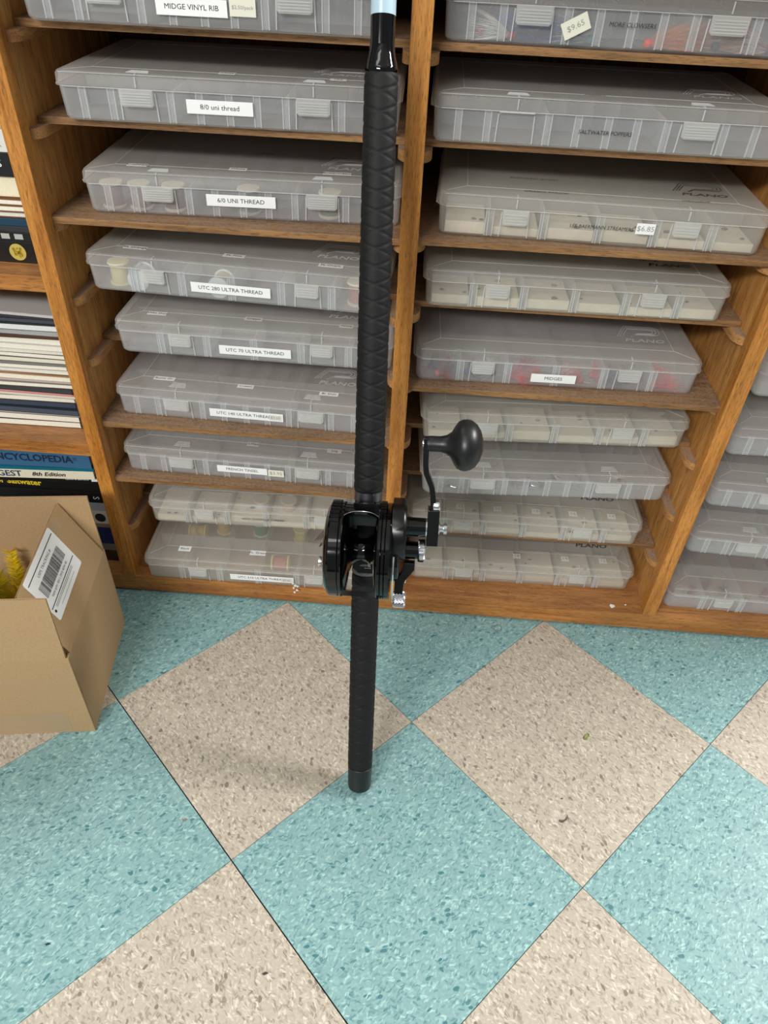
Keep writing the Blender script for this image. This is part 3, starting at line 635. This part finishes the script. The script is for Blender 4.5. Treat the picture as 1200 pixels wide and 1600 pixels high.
# lower bar: waisted
g = G(); ls = []
for i in range(17):
    x = -.0196 + .0362 * i / 16; f = abs(i - 8) / 8; hw_ = 5 + 13 * f ** 4
    l = []
    for a in (155 - hw_, 155 + hw_):
        a = R(a); l.append((x, cy - sin(a) * .0448, cz + cos(a) * .0448))
    for a in (155 + hw_ * .35, 155 - hw_ * .35):
        a = R(a); l.append((x, cy - sin(a) * .0500, cz + cos(a) * .0500))
    ls.append(l)
g.loops(ls); put(g, 'frame_or_filler_bar', M['satin'], reel, True, angle=40)
put(arcbar(245, 292, .0450, .0035, -.0196, .0166), 'frame_or_filler_bar', M['gloss'], reel, True)
g = G().box(-.0105, .0105, -.0215, -.0155, .352, .408); g.box(-.0075, .0075, -.0190, -.0160, .330, .410); put(g, 'reel_foot', M['satin'], reel, bevel=.001)
hexp = [(-.0150, .3360), (-.0085, .3440), (.0095, .3440), (.0160, .3360), (.0150, .3300), (.0080, .3240), (-.0080, .3240), (-.0150, .3300)]
g = G().loops([[(x, -.0168, z) for x, z in hexp], [(x * .96, -.0200, z) for x, z in hexp]])
fp = put(g, 'badge_plate', M['satin'], reel, bevel=.0005)
g = G().lathe([(-.0204, .0014), (-.0204, .0026), (-.0199, .0026), (-.0199, .0014)], 20, 'Y', (.0052, 0, .3350)); g.box(-.0060, .0022, -.0204, -.0199, .3333, .3343); g.box(-.0010, .0090, -.0204, -.0199, .3305, .3313); g.box(-.0045, .0018, -.0204, -.0199, .3349, .3355)
put(g, 'badge_mark', cm('badge_grey', (150, 150, 152), .4), fp)
# gear housing
poly = []
for i in range(40):
    a = 2 * pi * i / 40; r_ = .0335; y = -sin(a) * r_; z = cos(a) * r_
    z = min(z, .0315 - max(0, abs(y) - .014) * .3)
    poly.append((y + cy, z + .3985))
g = G(); g.loops([[(.0305, y, z) for y, z in poly], [(.0425, y, z) for y, z in poly], [(.0455, cy + (y - cy) * .96, .3985 + (z - .3985) * .96 - .001) for y, z in poly]])
put(g, 'gear_housing', M['satin'], reel, True, bevel=.0008, angle=25)
g = G().lathe([(.0300, .0300), (.0380, .0300), (.0400, .0270), (.0400, 0)], 48, 'X', (0, cy, .3700)); put(g, 'drag_cover', M['gloss'], reel, True)
hub = put(G().lathe([(.0440, .0108), (.0470, .0108), (.0475, .0102), (.0655, .0102), (.0655, 0)], 36, 'X', (0, cy, .4020)), 'gear_shaft', M['gloss'], reel, True)
put(G().lathe([(.0655, .0098), (.0668, .0098), (.0668, .006)], 30, 'X', (0, cy, .4020)), 'washer', M['chrome'], hub, True)
hd = put(G().box(.0668, .0790, cy - .0075, cy + .0075, .3835, .4240), 'handle', M['satin'], reel, bevel=.001)
arm = [(.0715, .4235), (.0708, .4380), (.0690, .4480), (.0655, .4560), (.0625, .4625), (.0612, .4720), (.0606, .5000)]
g = G(); ls = []
for i, (x, z) in enumerate(arm):
    ls.append([(x - .0026, cy - .006, z), (x + .0030, cy - .006, z), (x + .0030, cy + .006, z), (x - .0026, cy + .006, z)])
g.loops(ls); put(g, 'crank_arm', M['satin'], hd, bevel=.0006)
zk = .4935
put(G().lathe([(.0618, .0050), (.0618, .0078), (.0660, .0080), (.0750, .0080), (.0810, .0094), (.0860, .0130), (.0895, .0195), (.0925, .0236), (.0965, .0257), (.1010, .0262), (.1060, .0250), (.1110, .0215), (.1150, .0155), (.1175, .0080), (.1182, 0)], 56, 'X', (0, cy, zk)), 'knob', M['knob'], hd, True, angle=60)
put(G().lathe([(.0572, 0), (.0572, .0046), (.0588, .0050), (.0588, 0)], 24, 'X', (0, cy, zk)), 'rivet', M['chrome'], hd, True)
put(G().lathe([(.0790, .0066), (.0800, .0066), (.0802, .0040), (.0840, .0040), (.0842, .0062), (.0875, .0062), (.0880, .0052), (.0880, 0)], 28, 'X', (0, cy, .4020)), 'hub_screw', M['chrome'], hd, True)
put(G().lathe([(.0735, 0), (.0735, .0058), (.0745, .0064), (.0800, .0064), (.0810, .0056), (.0810, 0)], 28, 'X', (-.002, cy - .001, .4275)), 'set_screw', M['chrome'], hd, True)
def knurl(t0, t1, r, c, nm, parent=reel, n=30):
    g = G(); rows = 9; ls = []
    for i in range(rows):
        t = t0 + (t1 - t0) * i / (rows - 1)
        ls.append([(t, c[1] + (r + (.0006 if (i + j) % 2 else -.0005) - (.001 if i in (0, rows - 1) else 0)) * cos(2 * pi * j / (2 * n)), c[2] + (r + (.0006 if (i + j) % 2 else -.0005) - (.001 if i in (0, rows - 1) else 0)) * sin(2 * pi * j / (2 * n))) for j in range(2 * n)])
    g.loops(ls); return put(g, nm, M['chrome'], parent)
dk = put(G().lathe([(.0400, .0096), (.0590, .0096), (.0590, 0)], 32, 'X', (0, cy, .3752)), 'drag_shaft', M['gloss'], reel, True)
knurl(.0588, .0660, .0118, (0, cy, .3752), 'drag_knob')
g = G(); lp = [(.0500, .3640, .0060), (.0500, .3560, .0060), (.0445, .3470, .0050), (.0405, .3400, .0048), (.0400, .3230, .0045)]
g.loops([[(x - hw_, cy - .010, z), (x + hw_, cy - .010, z), (x + hw_, cy - .001, z), (x - hw_, cy - .001, z)] for x, z, hw_ in lp])
lv = put(g, 'drag_lever', M['satin'], reel, bevel=.0006)
knurl(.0345, .0480, .0086, (0, cy - .007, .3190), 'lever_knob', lv, 24)
put(G().lathe([(.0440, 0), (.0450, .0028), (.0475, .0030), (.0485, 0)], 20, 'X', (0, cy - .006, .3420)), 'lever_screw', M['chrome'], lv, True)
g = G(); ls = []
for i in range(13):
    a = R(72 + i * 6.5); r_ = .0500
    ls.append([(.0335, cy - sin(a) * r_, cz + cos(a) * r_), (.0350, cy - sin(a) * r_, cz + cos(a) * r_), (.0350, cy - sin(a) * (r_ + .0045), cz + cos(a) * (r_ + .0045)), (.0335, cy - sin(a) * (r_ + .0045), cz + cos(a) * (r_ + .0045))])
g.loops(ls); put(g, 'drag_scale', M['chrome'], reel)
put(G().lathe([(-.0400, .0070), (-.0425, .0085), (-.0440, .0070), (-.0450, .0050), (-.0462, .0060), (-.0475, .0060), (-.0480, 0)], 28, 'X', (0, cy, .3560)), 'bearing_cap', M['chrome'], reel, True)

# ------------------------------------------------------------------ cardboard box
F0 = Vector((-.398, -.270, 0)); ax_d = Vector((-.1373, .9905, 0)).normalized(); ax_l = Vector((-.9905, -.1373, 0)).normalized()
BM = Matrix((-ax_l, ax_d, Vector((0, 0, 1)))).transposed().to_4x4(); BM.translation = F0
cb = thing('cardboard_box', 'open brown cardboard shipping box with raised flaps at lower left', 'box', M4=BM)
DB, LBx, HB, th = .204, .30, .161, .0032     # box runs to -x from its right front corner
put(G().box(-LBx, 0, 0, th, 0, HB), 'front_wall', M['card'], cb, bevel=.0008)
put(G().box(-LBx, 0, DB - th, DB, 0, HB), 'rear_wall', M['card'], cb, bevel=.0008)
put(G().box(-th, 0, th + .0004, DB - th - .0004, 0, HB), 'side_wall', M['card'], cb, bevel=.0008)
put(G().box(-LBx, -LBx + th, th, DB - th, 0, HB), 'side_wall', M['card'], cb, bevel=.0008)
put(G().box(-LBx + th, -th, th, DB - th, .0003, th), 'bottom_panel', M['carddark'], cb)
def flap(length, width, name, M4):
    """a flap of corrugated board: local x along the hinge, z away from it, y = thickness; fluted edge on top"""
    g = G(); t2 = .0030
    g.box(0, width, 0, .0005, 0, length); g.box(0, width, t2 - .0005, t2, 0, length)
    n = int(width / .0036); ls = []
    for i in range(n * 2 + 1):
        x = width * i / (2 * n); y = .0006 if i % 2 == 0 else t2 - .0006
        ls.append([(x, y - .0003, .0005), (x, y + .0003, .0005), (x, y + .0003, length - .0006), (x, y - .0003, length - .0006)])
    g.loops(ls)
    return put(g, name, M['card'], cb, M4=M4)
def Rx(a): return Matrix.Rotation(a, 4, 'X')
flap(.104, LBx - .004, 'front_flap', Matrix.Translation((-LBx + .001, .000, HB)) @ Rx(-R(3)))
flap(.104, LBx - .004, 'rear_flap', Matrix.Translation((-LBx + .003, DB - .003, HB)) @ Rx(R(2)))
side = flap(.104, DB - .018, 'side_flap', Matrix.Translation((.0, .010, HB)) @ Matrix.Rotation(pi / 2, 4, 'Z') @ Rx(-R(24)) @ Matrix.Translation((0, 0, 0)))
flap(.104, DB - .004, 'side_flap', Matrix.Translation((-LBx, DB - .002, HB)) @ Matrix.Rotation(-pi / 2, 4, 'Z') @ Rx(R(35)))
# shipping label on the outer face of the near side flap (flap local: x along hinge toward the rear, z up, outer face y=0 side)
LBM = Matrix.Translation((.0825, -.0004, .0675)) @ FRONT @ Matrix.Rotation(R(0), 4, 'Z')
LW, LH = .108, .072
def rrect(w_, h_, r, n=4):
    return [(sx * (w_ / 2 - r) + r * cos(R(a0 + 90 * i / (n - 1))), sy * (h_ / 2 - r) + r * sin(R(a0 + 90 * i / (n - 1)))) for sx, sy, a0 in ((1, 1, 0), (-1, 1, 90), (-1, -1, 180), (1, -1, 270)) for i in range(n)]
sl = put(G().prism(rrect(LW, LH, .003), -.0001, .0002), 'shipping_label', M['label'], side, M4=LBM)
g = G(); zi = .00022
g.box(-LW / 2 + .004, LW / 2 - .004, .0265, .0278, zi, zi + .0001); g.box(-LW / 2 + .004, LW / 2 - .004, -.0185, -.0172, zi, zi + .0001)
rb = random.Random(5); x = -.040
while x < .040:
    ww = rb.choice([.0005, .0008, .0012, .0016]); g.box(x, x + ww, -.0060, .0130, zi, zi + .0001); x += ww + rb.choice([.0005, .0007, .0011])
for k in range(2): g.box(-.040, .034, -.0215 - k * .0024, -.0209 - k * .0024 , zi, zi + .0001)
g.box(-.030, .030, -.0295, -.0291, zi, zi + .0001)
g.prism([(-.047 + .0022 * cos(a), -.024 + .0022 * sin(a)) for a in [i * pi / 5 for i in range(10)]], zi, zi + .0001)
put(g, 'barcode', M['ink'], sl)
text('USPS TRACKING #', .0062, M['ink'], sl, Matrix.Translation((0, .0195, zi)), 1.0, .00012)
text('9434 6091 0011 3910 4094 40', .0052, M['ink'], sl, Matrix.Translation((0, -.0115, zi)), 1.0, .0001)
put(G().box(.012, .05, -.0003, -.0001, .082, .100), 'tape_strip', M['tape'], side, M4=Matrix.Translation((.11, -.0002, .0)))
put(G().box(-.26, -.03, -.0006, -.0003, .004, .045), 'tape_strip', M['tape'], cb)
# feathers inside the box
def feather(loc, rot, length, width, c1, c2, lab, seed):
    r = random.Random(seed); t = thing('feather', lab, 'feather', loc); t.rotation_euler = rot
    g = G().tube([(0, 0, 0), (0, .002, length * .5), (0, .008, length)], [.0009, .0007, .0002], 6); put(g, 'quill', cm('quill', (220, 210, 150), .5), t)
    g = G()
    for i in range(420):
        s_ = r.random(); z = length * (.12 + .88 * s_); y = .008 * s_ * s_; sd = r.choice((-1, 1)); l = width * (1 - .6 * s_) * r.uniform(.5, 1)
        d = Vector((sd, r.uniform(-.5, .5), r.uniform(.5, 1.3))).normalized()
        p0 = Vector((0, y, z)); p1 = p0 + d * l * .55; p2 = p0 + d * l + Vector((sd * .002, 0, r.uniform(-.002, .004))); nn = Vector((0, .0006, -.0016))
        g.add([p0 - nn, p0 + nn, p1 + nn, p1 - nn, p2, p1 + Vector((0, .0003, 0))], [(0, 1, 2, 3), (3, 2, 4), (3, 5, 4), (2, 5, 4)], i % 2)
    put(g, 'barbs', [cm('barb_%d_%d_%d' % c1, c1, .7), cm('barb_%d_%d_%d' % c2, c2, .7)], t)
Yw = (250, 226, 24); Yd = (232, 196, 20); Gr = (130, 216, 40); Gd = (50, 176, 60)
feather((-.545, -.118, .006), (-.02, .02, .3), .172, .030, Yw, Yd, 'tallest yellow feather, leaning toward the rear wall of the cardboard box', 1)
feather((-.520, -.165, .006), (.02, .06, -.5), .168, .042, Yw, Yd, 'yellow feather beside the shipping label flap inside the cardboard box', 2)
feather((-.535, -.150, .006), (.0, -.04, .8), .164, .044, Yw, (246, 236, 90), 'broad yellow feather in the middle of the cardboard box opening', 3)
feather((-.562, -.155, .006), (-.04, .0, 1.4), .160, .044, Gd, Gr, 'green feather at the left edge inside the cardboard box', 4)
feather((-.550, -.185, .006), (.04, .05, 2.2), .158, .042, Gr, Yw, 'lime green feather close to the front wall of the cardboard box', 5)
feather((-.515, -.200, .006), (.04, .05, .2), .155, .040, Yw, Gr, 'yellow green feather nearest the front corner inside the cardboard box', 6)

# ------------------------------------------------------------------ books and magazines in the left bay
def book(x1, y0, z0, h, w_, d_, kind, cover, pages, label, rz=0, name='book', grp=None):
    """x1 right end, y0 front; kind 'front' = spine faces the room, 'right' = page edges face the room, spine at the right end"""
    t = thing(name, label, name, (x1, y0, z0), rz, grp)
    cvm = cm('cover_%d_%d_%d' % cover, cover, .4); pgm = cm('pages_%d_%d_%d' % pages, pages, .85, noise=.05, nscale=400)
    ct = min(.0014, h * .16) if name == 'book' else .0004
    g = G()
    if kind == 'front':
        g.box(-w_, 0, .0008, d_, 0, ct); g.box(-w_, 0, .0008, d_, h - ct, h); g.box(-w_, 0, 0, .0022, 0, h)
        put(g, 'cover', cvm, t, bevel=.0004); put(G().box(-w_ + .003, -.003, .0024, d_ - .003, ct + .0001, h - ct - .0001), 'pages', pgm, t)
    else:
        g.box(-w_, -.0005, 0, d_, 0, ct); g.box(-w_, -.0005, 0, d_, h - ct, h)
        g.loops([[( -.0010 + h * .28 * sin(pi * i / 6) * k, y, h * (1 - cos(pi * i / 6)) / 2) for i in range(7)] + [(-.0040, y, h * .8), (-.0040, y, h * .2)] for k, y in ((1, 0), (1, d_))])
        put(g, 'cover', cvm, t); put(G().box(-w_, -.0042, .0006, d_ - .001, ct + .00005, h - ct - .00005), 'pages', pgm, t)
    return t
ords = ['lowest', 'second from the bottom', 'third from the bottom', 'fourth from the bottom', 'fifth from the bottom', 'sixth from the bottom', 'seventh from the bottom', 'eighth from the bottom', 'ninth from the bottom', 'tenth from the bottom',
        'eleventh from the bottom', 'twelfth from the bottom', 'thirteenth from the bottom', 'fourteenth from the bottom', 'tenth from the top', 'ninth from the top', 'eighth from the top', 'seventh from the top', 'sixth from the top', 'fifth from the top', 'fourth from the top', 'third from the top', 'second from the top', 'topmost']
CW = (238, 232, 216)
# middle shelf magazines (bottom up): height, colour, kind
mags = [(.0098, CW, (60, 50, 46), 'cream-paged'), (.0098, CW, (40, 44, 50), 'cream-paged'), (.0040, (176, 172, 168), (150, 148, 146), 'grey'), (.0090, (70, 78, 90), (36, 44, 56), 'dark'), (.0085, (56, 66, 80), (30, 40, 56), 'navy'), (.0080, CW, (120, 100, 80), 'cream-paged'), (.0050, (220, 212, 196), (150, 140, 120), 'cream-paged'),
        (.0045, (226, 150, 150), (200, 120, 120), 'pink-edged'), (.0085, (60, 60, 62), (40, 40, 44), 'black'), (.0062, CW, (140, 130, 116), 'cream-paged'), (.0042, (190, 180, 176), (140, 130, 126), 'grey'), (.0078, CW, (200, 160, 120), 'cream-paged'), (.0040, (206, 160, 140), (150, 90, 70), 'salmon-edged'), (.0080, CW, (90, 90, 90), 'cream-paged'),
        (.0065, CW, (120, 120, 120), 'cream-paged'), (.0070, (228, 220, 200), (90, 86, 80), 'cream-paged'), (.0065, CW, (110, 104, 98), 'cream-paged'), (.0075, (232, 226, 212), (70, 70, 70), 'cream-paged'), (.0080, CW, (200, 196, 190), 'cream-paged'), (.0105, CW, (210, 204, 196), 'thick cream-paged'), (.0050, (84, 54, 44), (60, 34, 28), 'brown'),
        (.0075, (168, 166, 164), (120, 118, 118), 'grey'), (.0085, (226, 226, 226), (60, 66, 64), 'white'), (.0060, (70, 74, 84), (24, 26, 36), 'dark')]
z = .2980; rb = random.Random(11)
for i, (h, pc, cc, nm) in enumerate(mags):
    book(-.4665 + rb.uniform(-.004, .003) + i * .0004, .040 + rb.uniform(-.004, .004), z, h - .0002, .215, .2, 'right', cc, pc, '%s magazine, %s in the tall magazine pile at left' % (nm, ords[i]), R(rb.uniform(-1.2, .8)), 'magazine', 'magazines piled on the middle shelf'); z += h
book(-.4630, .046, z, .0040, .20, .2, 'right', (200, 198, 196), (206, 204, 202), 'loose grey sheets lying on top of the magazine pile', R(-3), 'magazine')
# upper shelf books
up = [(.0262, (16, 16, 17), 'front', 'black book with a round yellow emblem on its spine'), (.0120, (20, 20, 21), 'front', 'black book with a film strip pattern on its spine'), (.0070, (46, 48, 50), 'front', 'thin charcoal book above the film strip book'), (.0085, (22, 60, 84), 'front', 'thin dark teal book under the cream books'),
      (.0080, CW, 'right', 'thin cream book, lowest of three on the upper left shelf'), (.0078, CW, 'right', 'thin cream book, middle of three on the upper left shelf'), (.0075, CW, 'right', 'thin cream book, top of three on the upper left shelf'), (.0255, (236, 226, 196), 'right', 'thick cream book on the upper left shelf'),
      (.0260, (26, 26, 28), 'front', 'black book with white spine letters under the white book'), (.0240, (222, 220, 216), 'front', 'white book, topmost at the left edge')]
z = .5460; tb = []
for i, (h, c, kd, lab) in enumerate(up):
    pc = c if kd == 'right' else CW
    cc = c if kd == 'front' else (120, 80, 50)
    b_ = book(-.4570 + (-.004 if kd == 'right' else 0), .040 + rb.uniform(-.003, .003), z, h - .0002, .2, .2, kd, cc, pc, lab, R(rb.uniform(-1, 1))); tb.append(b_); z += h
em = put(G().lathe([(-.0006, .0096), (-.0006, .0103), (-.0001, .0103), (-.0001, .0096)], 32, 'Y', (-.0315, 0, .0135)), 'emblem', cm('emblem_gold', (196, 176, 90), .4), tb[0])
g = G()
for (x, zz, ww, hh, a) in ((-.035, .0150, .0035, .008, .3), (-.0315, .0135, .005, .0035, -.2), (-.028, .0150, .003, .009, -.3), (-.030, .0095, .003, .006, .5), (-.0345, .0105, .0035, .003, 0), (-.0268, .0105, .002, .005, .2), (-.0315, .0178, .004, .002, .4)):
    P = [(x + (sx * ww / 2) * cos(a) - (sz * hh / 2) * sin(a), -.0006, zz + (sx * ww / 2) * sin(a) + (sz * hh / 2) * cos(a)) for sx, sz in ((-1, -1), (1, -1), (1, 1), (-1, 1))]
    g.loops([P, [(p[0], -.0001, p[2]) for p in P]])
put(g, 'emblem_figure', cm('emblem_yellow', (236, 206, 40), .5), tb[0])
g = G()
for k in range(9): g.box(-.030 - k * .0165, -.0195 - k * .0165, -.0006, -.0001, .0035, .0098)
put(g, 'film_squares', cm('film_grey', (176, 176, 174), .5), tb[1])
text('TALES', .012, M['label'], tb[8], on_front(-.038, -.0003, .014), 1.1)
text('OSK', .014, M['inkgrey'], tb[9], on_front(-.030, -.0003, .010), 1.1)
# bottom shelf pile
lo = [(.0240, (54, 40, 32), 'dark brown book lying on the base of the book bay'), (.0150, (120, 116, 110), 'grey book second up in the bottom book pile'), (.0360, (22, 34, 92), 'thick dark blue book beside the cardboard box'), (.0080, (150, 124, 96), 'thin tan book under the white one with a logo'), (.0270, (214, 208, 200), 'white book with a black oval mark on its spine'),
      (.0170, (168, 172, 182), 'pale grey-blue book above the white one with the oval mark'), (.0200, (22, 20, 24), 'black book with a white letter at its spine end'), (.0200, (18, 18, 18), 'black book with yellow spine lettering'), (.0180, (24, 24, 26), 'black book with tiny white lettering and a small white square'),
      (.0150, (232, 224, 200), 'cream book titled DIGEST 8th Edition'), (.0050, (20, 104, 124), 'thin teal book above the cream one'), (.0265, (62, 106, 142), 'blue book titled ENCYCLOPEDIA')]
z = .0374; lb = []
for i, (h, c, lab) in enumerate(lo):
    yy = .030 if i < 9 else .016
    b_ = book(-.4560 + rb.uniform(-.003, .001), yy, z, h - .0002, .24, .2, 'front', c, CW, lab, R({9: 4.0, 8: 3.5, 11: 1.5, 10: 3.5}.get(i, rb.uniform(-1, 1)))); lb.append(b_); z += h
navy = cm('navy_ink', (22, 38, 70), .6)
text('ENCYCLOPEDIA', .0170, navy, lb[11], on_front(-.088, -.0003, .0150), 1.0, .0005)
text('III', .008, navy, lb[11], on_front(-.022, -.0003, .0170, pi / 2), 1.0)
text('DIGEST', .0145, cm('teal_ink', (44, 66, 90), .6), lb[9], on_front(-.134, -.0003, .0078), 1.1, .0003)
text('8th Edition', .0098, M['ink'], lb[9], on_front(-.068, -.0003, .0078), 1.15, .0002, .3)
text('Lyons & Burford', .0048, M['label'], lb[8], on_front(-.038, -.0003, .0070), 1.1)
put(G().box(-.016, -.007, -.0004, -.0001, .0035, .0110), 'spine_square', M['label'], lb[8])
text('for Saltwater', .0145, cm('yellow_ink', (236, 206, 40), .5), lb[7], on_front(-.135, -.0003, .0110), 1.0, .0004)
text('S', .014, M['label'], lb[6], on_front(-.016, -.0003, .0100, -pi / 2))
put(G().lathe([(-.0006, .0045), (-.0006, .0085), (-.0001, .0085), (-.0001, .0045)], 24, 'Y', (-.017, 0, .0130)), 'spine_mark', M['ink'], lb[4])

# ------------------------------------------------------------------ small litter
def loop_tube(c, rx, ry, r_, n=24, z=0):
    pts = [(c[0] + rx * cos(2 * pi * i / n), c[1] + ry * sin(2 * pi * i / n) + .002 * sin(4 * pi * i / n), z) for i in range(n)]
    g = G(); ls = []
    for i, p in enumerate(pts):
        a = 2 * pi * i / n; ls.append([(p[0] + cos(a) * r_ * cos(b), p[1] + sin(a) * r_ * cos(b), p[2] + r_ * sin(b)) for b in (0, pi / 2, pi, 3 * pi / 2)])
    return g.loops(ls, closed=True)
def litter(g, name, mat, label, cat, loc, smooth=False):
    o = put(g, name, mat, None, smooth, loc=loc); return tag(o, label, cat)
litter(loop_tube((0, 0), .0085, .0060, .0006), 'rubber_band', cm('band_grey', (112, 122, 112), .6), 'small grey-green rubber band on the teal tile in front of the cabinet', 'rubber band', (.178, -.0205, .0008))
litter(loop_tube((0, 0), .0110, .0060, .0006), 'rubber_band', cm('band_tan', (176, 128, 66), .6), 'tan rubber band on the base board, nearer the rod', 'rubber band', (.116, .026, .0378))
litter(loop_tube((0, 0), .0100, .0055, .0006), 'rubber_band', cm('band_tan', (176, 128, 66), .6), 'tan rubber band on the base board, right of the other tan one', 'rubber band', (.185, .026, .0378))
litter(G().tube([(-.004, -.004, .0009), (-.003, .002, .0012), (.000, .005, .0012), (.004, .006, .0010), (.003, .002, .0012), (.000, .000, .0016), (-.001, -.004, .0009)], .0008, 6), 'plant_scrap', cm('scrap_green', (128, 142, 56), .7), 'curled green scrap on the beige tile at right', 'scrap', (.299, -.215, .0002), True)
g = G()
for k in range(4): g.tube([(-.006, -.002 - k * .0006, .0009), (-.001, -.003 - k * .0005, .0016), (.004, .000 - k * .0004, .0018), (.0065, .006, .0010)], [.0003, .0006, .0005, .0003], 5)
litter(g, 'leaf_scrap', cm('scrap_brown', (92, 84, 74), .8), 'curled dark scrap near the lower corner of the beige tile', 'scrap', (.250, -.341, .0002))
def flake(pts, h): return G().loops([[(x, y, 0) for x, y in pts], [(x * .9, y * .9, h) for x, y in pts]])
litter(flake([(-.005, .000), (-.002, -.005), (.004, -.001), (.003, .002), (-.003, .004)], .0008), 'paper_flake', M['label'], 'white paper flake on the base board left of the right divider', 'paper', (.366, .014, .0373))
litter(flake([(-.002, 0), (0, -.002), (.002, .001)], .0006), 'paper_flake', M['label'], 'tiny white flake on the base board nearest the right divider', 'paper', (.388, .019, .0373))
g = G()
for k, (x, zz) in enumerate(((0, 0), (.004, -.005), (.001, -.010), (.006, -.014), (.002, -.019), (.008, -.004))):
    a = k * 1.3; P = [(x + .0035 * cos(a + j * 2.1) * (1 if j % 2 else .6), -.0004 * k, zz + .0032 * sin(a + j * 2.1)) for j in range(3)]
    g.loops([P, [(p[0], p[1] - .0006, p[2]) for p in P]])
litter(g, 'torn_paper', M['label'], 'torn white paper scraps hanging over the base board below the lowest left box', 'paper', (-.160, -.0055, .053))
for (x, y, s_, c, lab) in ((-.351, -.540, .0030, (20, 50, 60), 'dark speck on the lower left teal tile'), (-.103, -.549, .0034, (60, 52, 46), 'brown sliver on the lower beige tile'), (.2515, -.3125, .0016, (20, 18, 18), 'black speck above the curled dark scrap'), (-.239, -.385, .0034, (140, 116, 96), 'tan crumb on the teal tile left of the rod')):
    litter(flake([(-s_, 0), (-s_ * .2, -s_ * .5), (s_ * 1.2, s_ * .2), (s_ * .2, s_ * .6)], .0007), 'crumb', cm('crumb_%d' % c[0], c, .8), lab, 'crumb', (x, y, .0003))
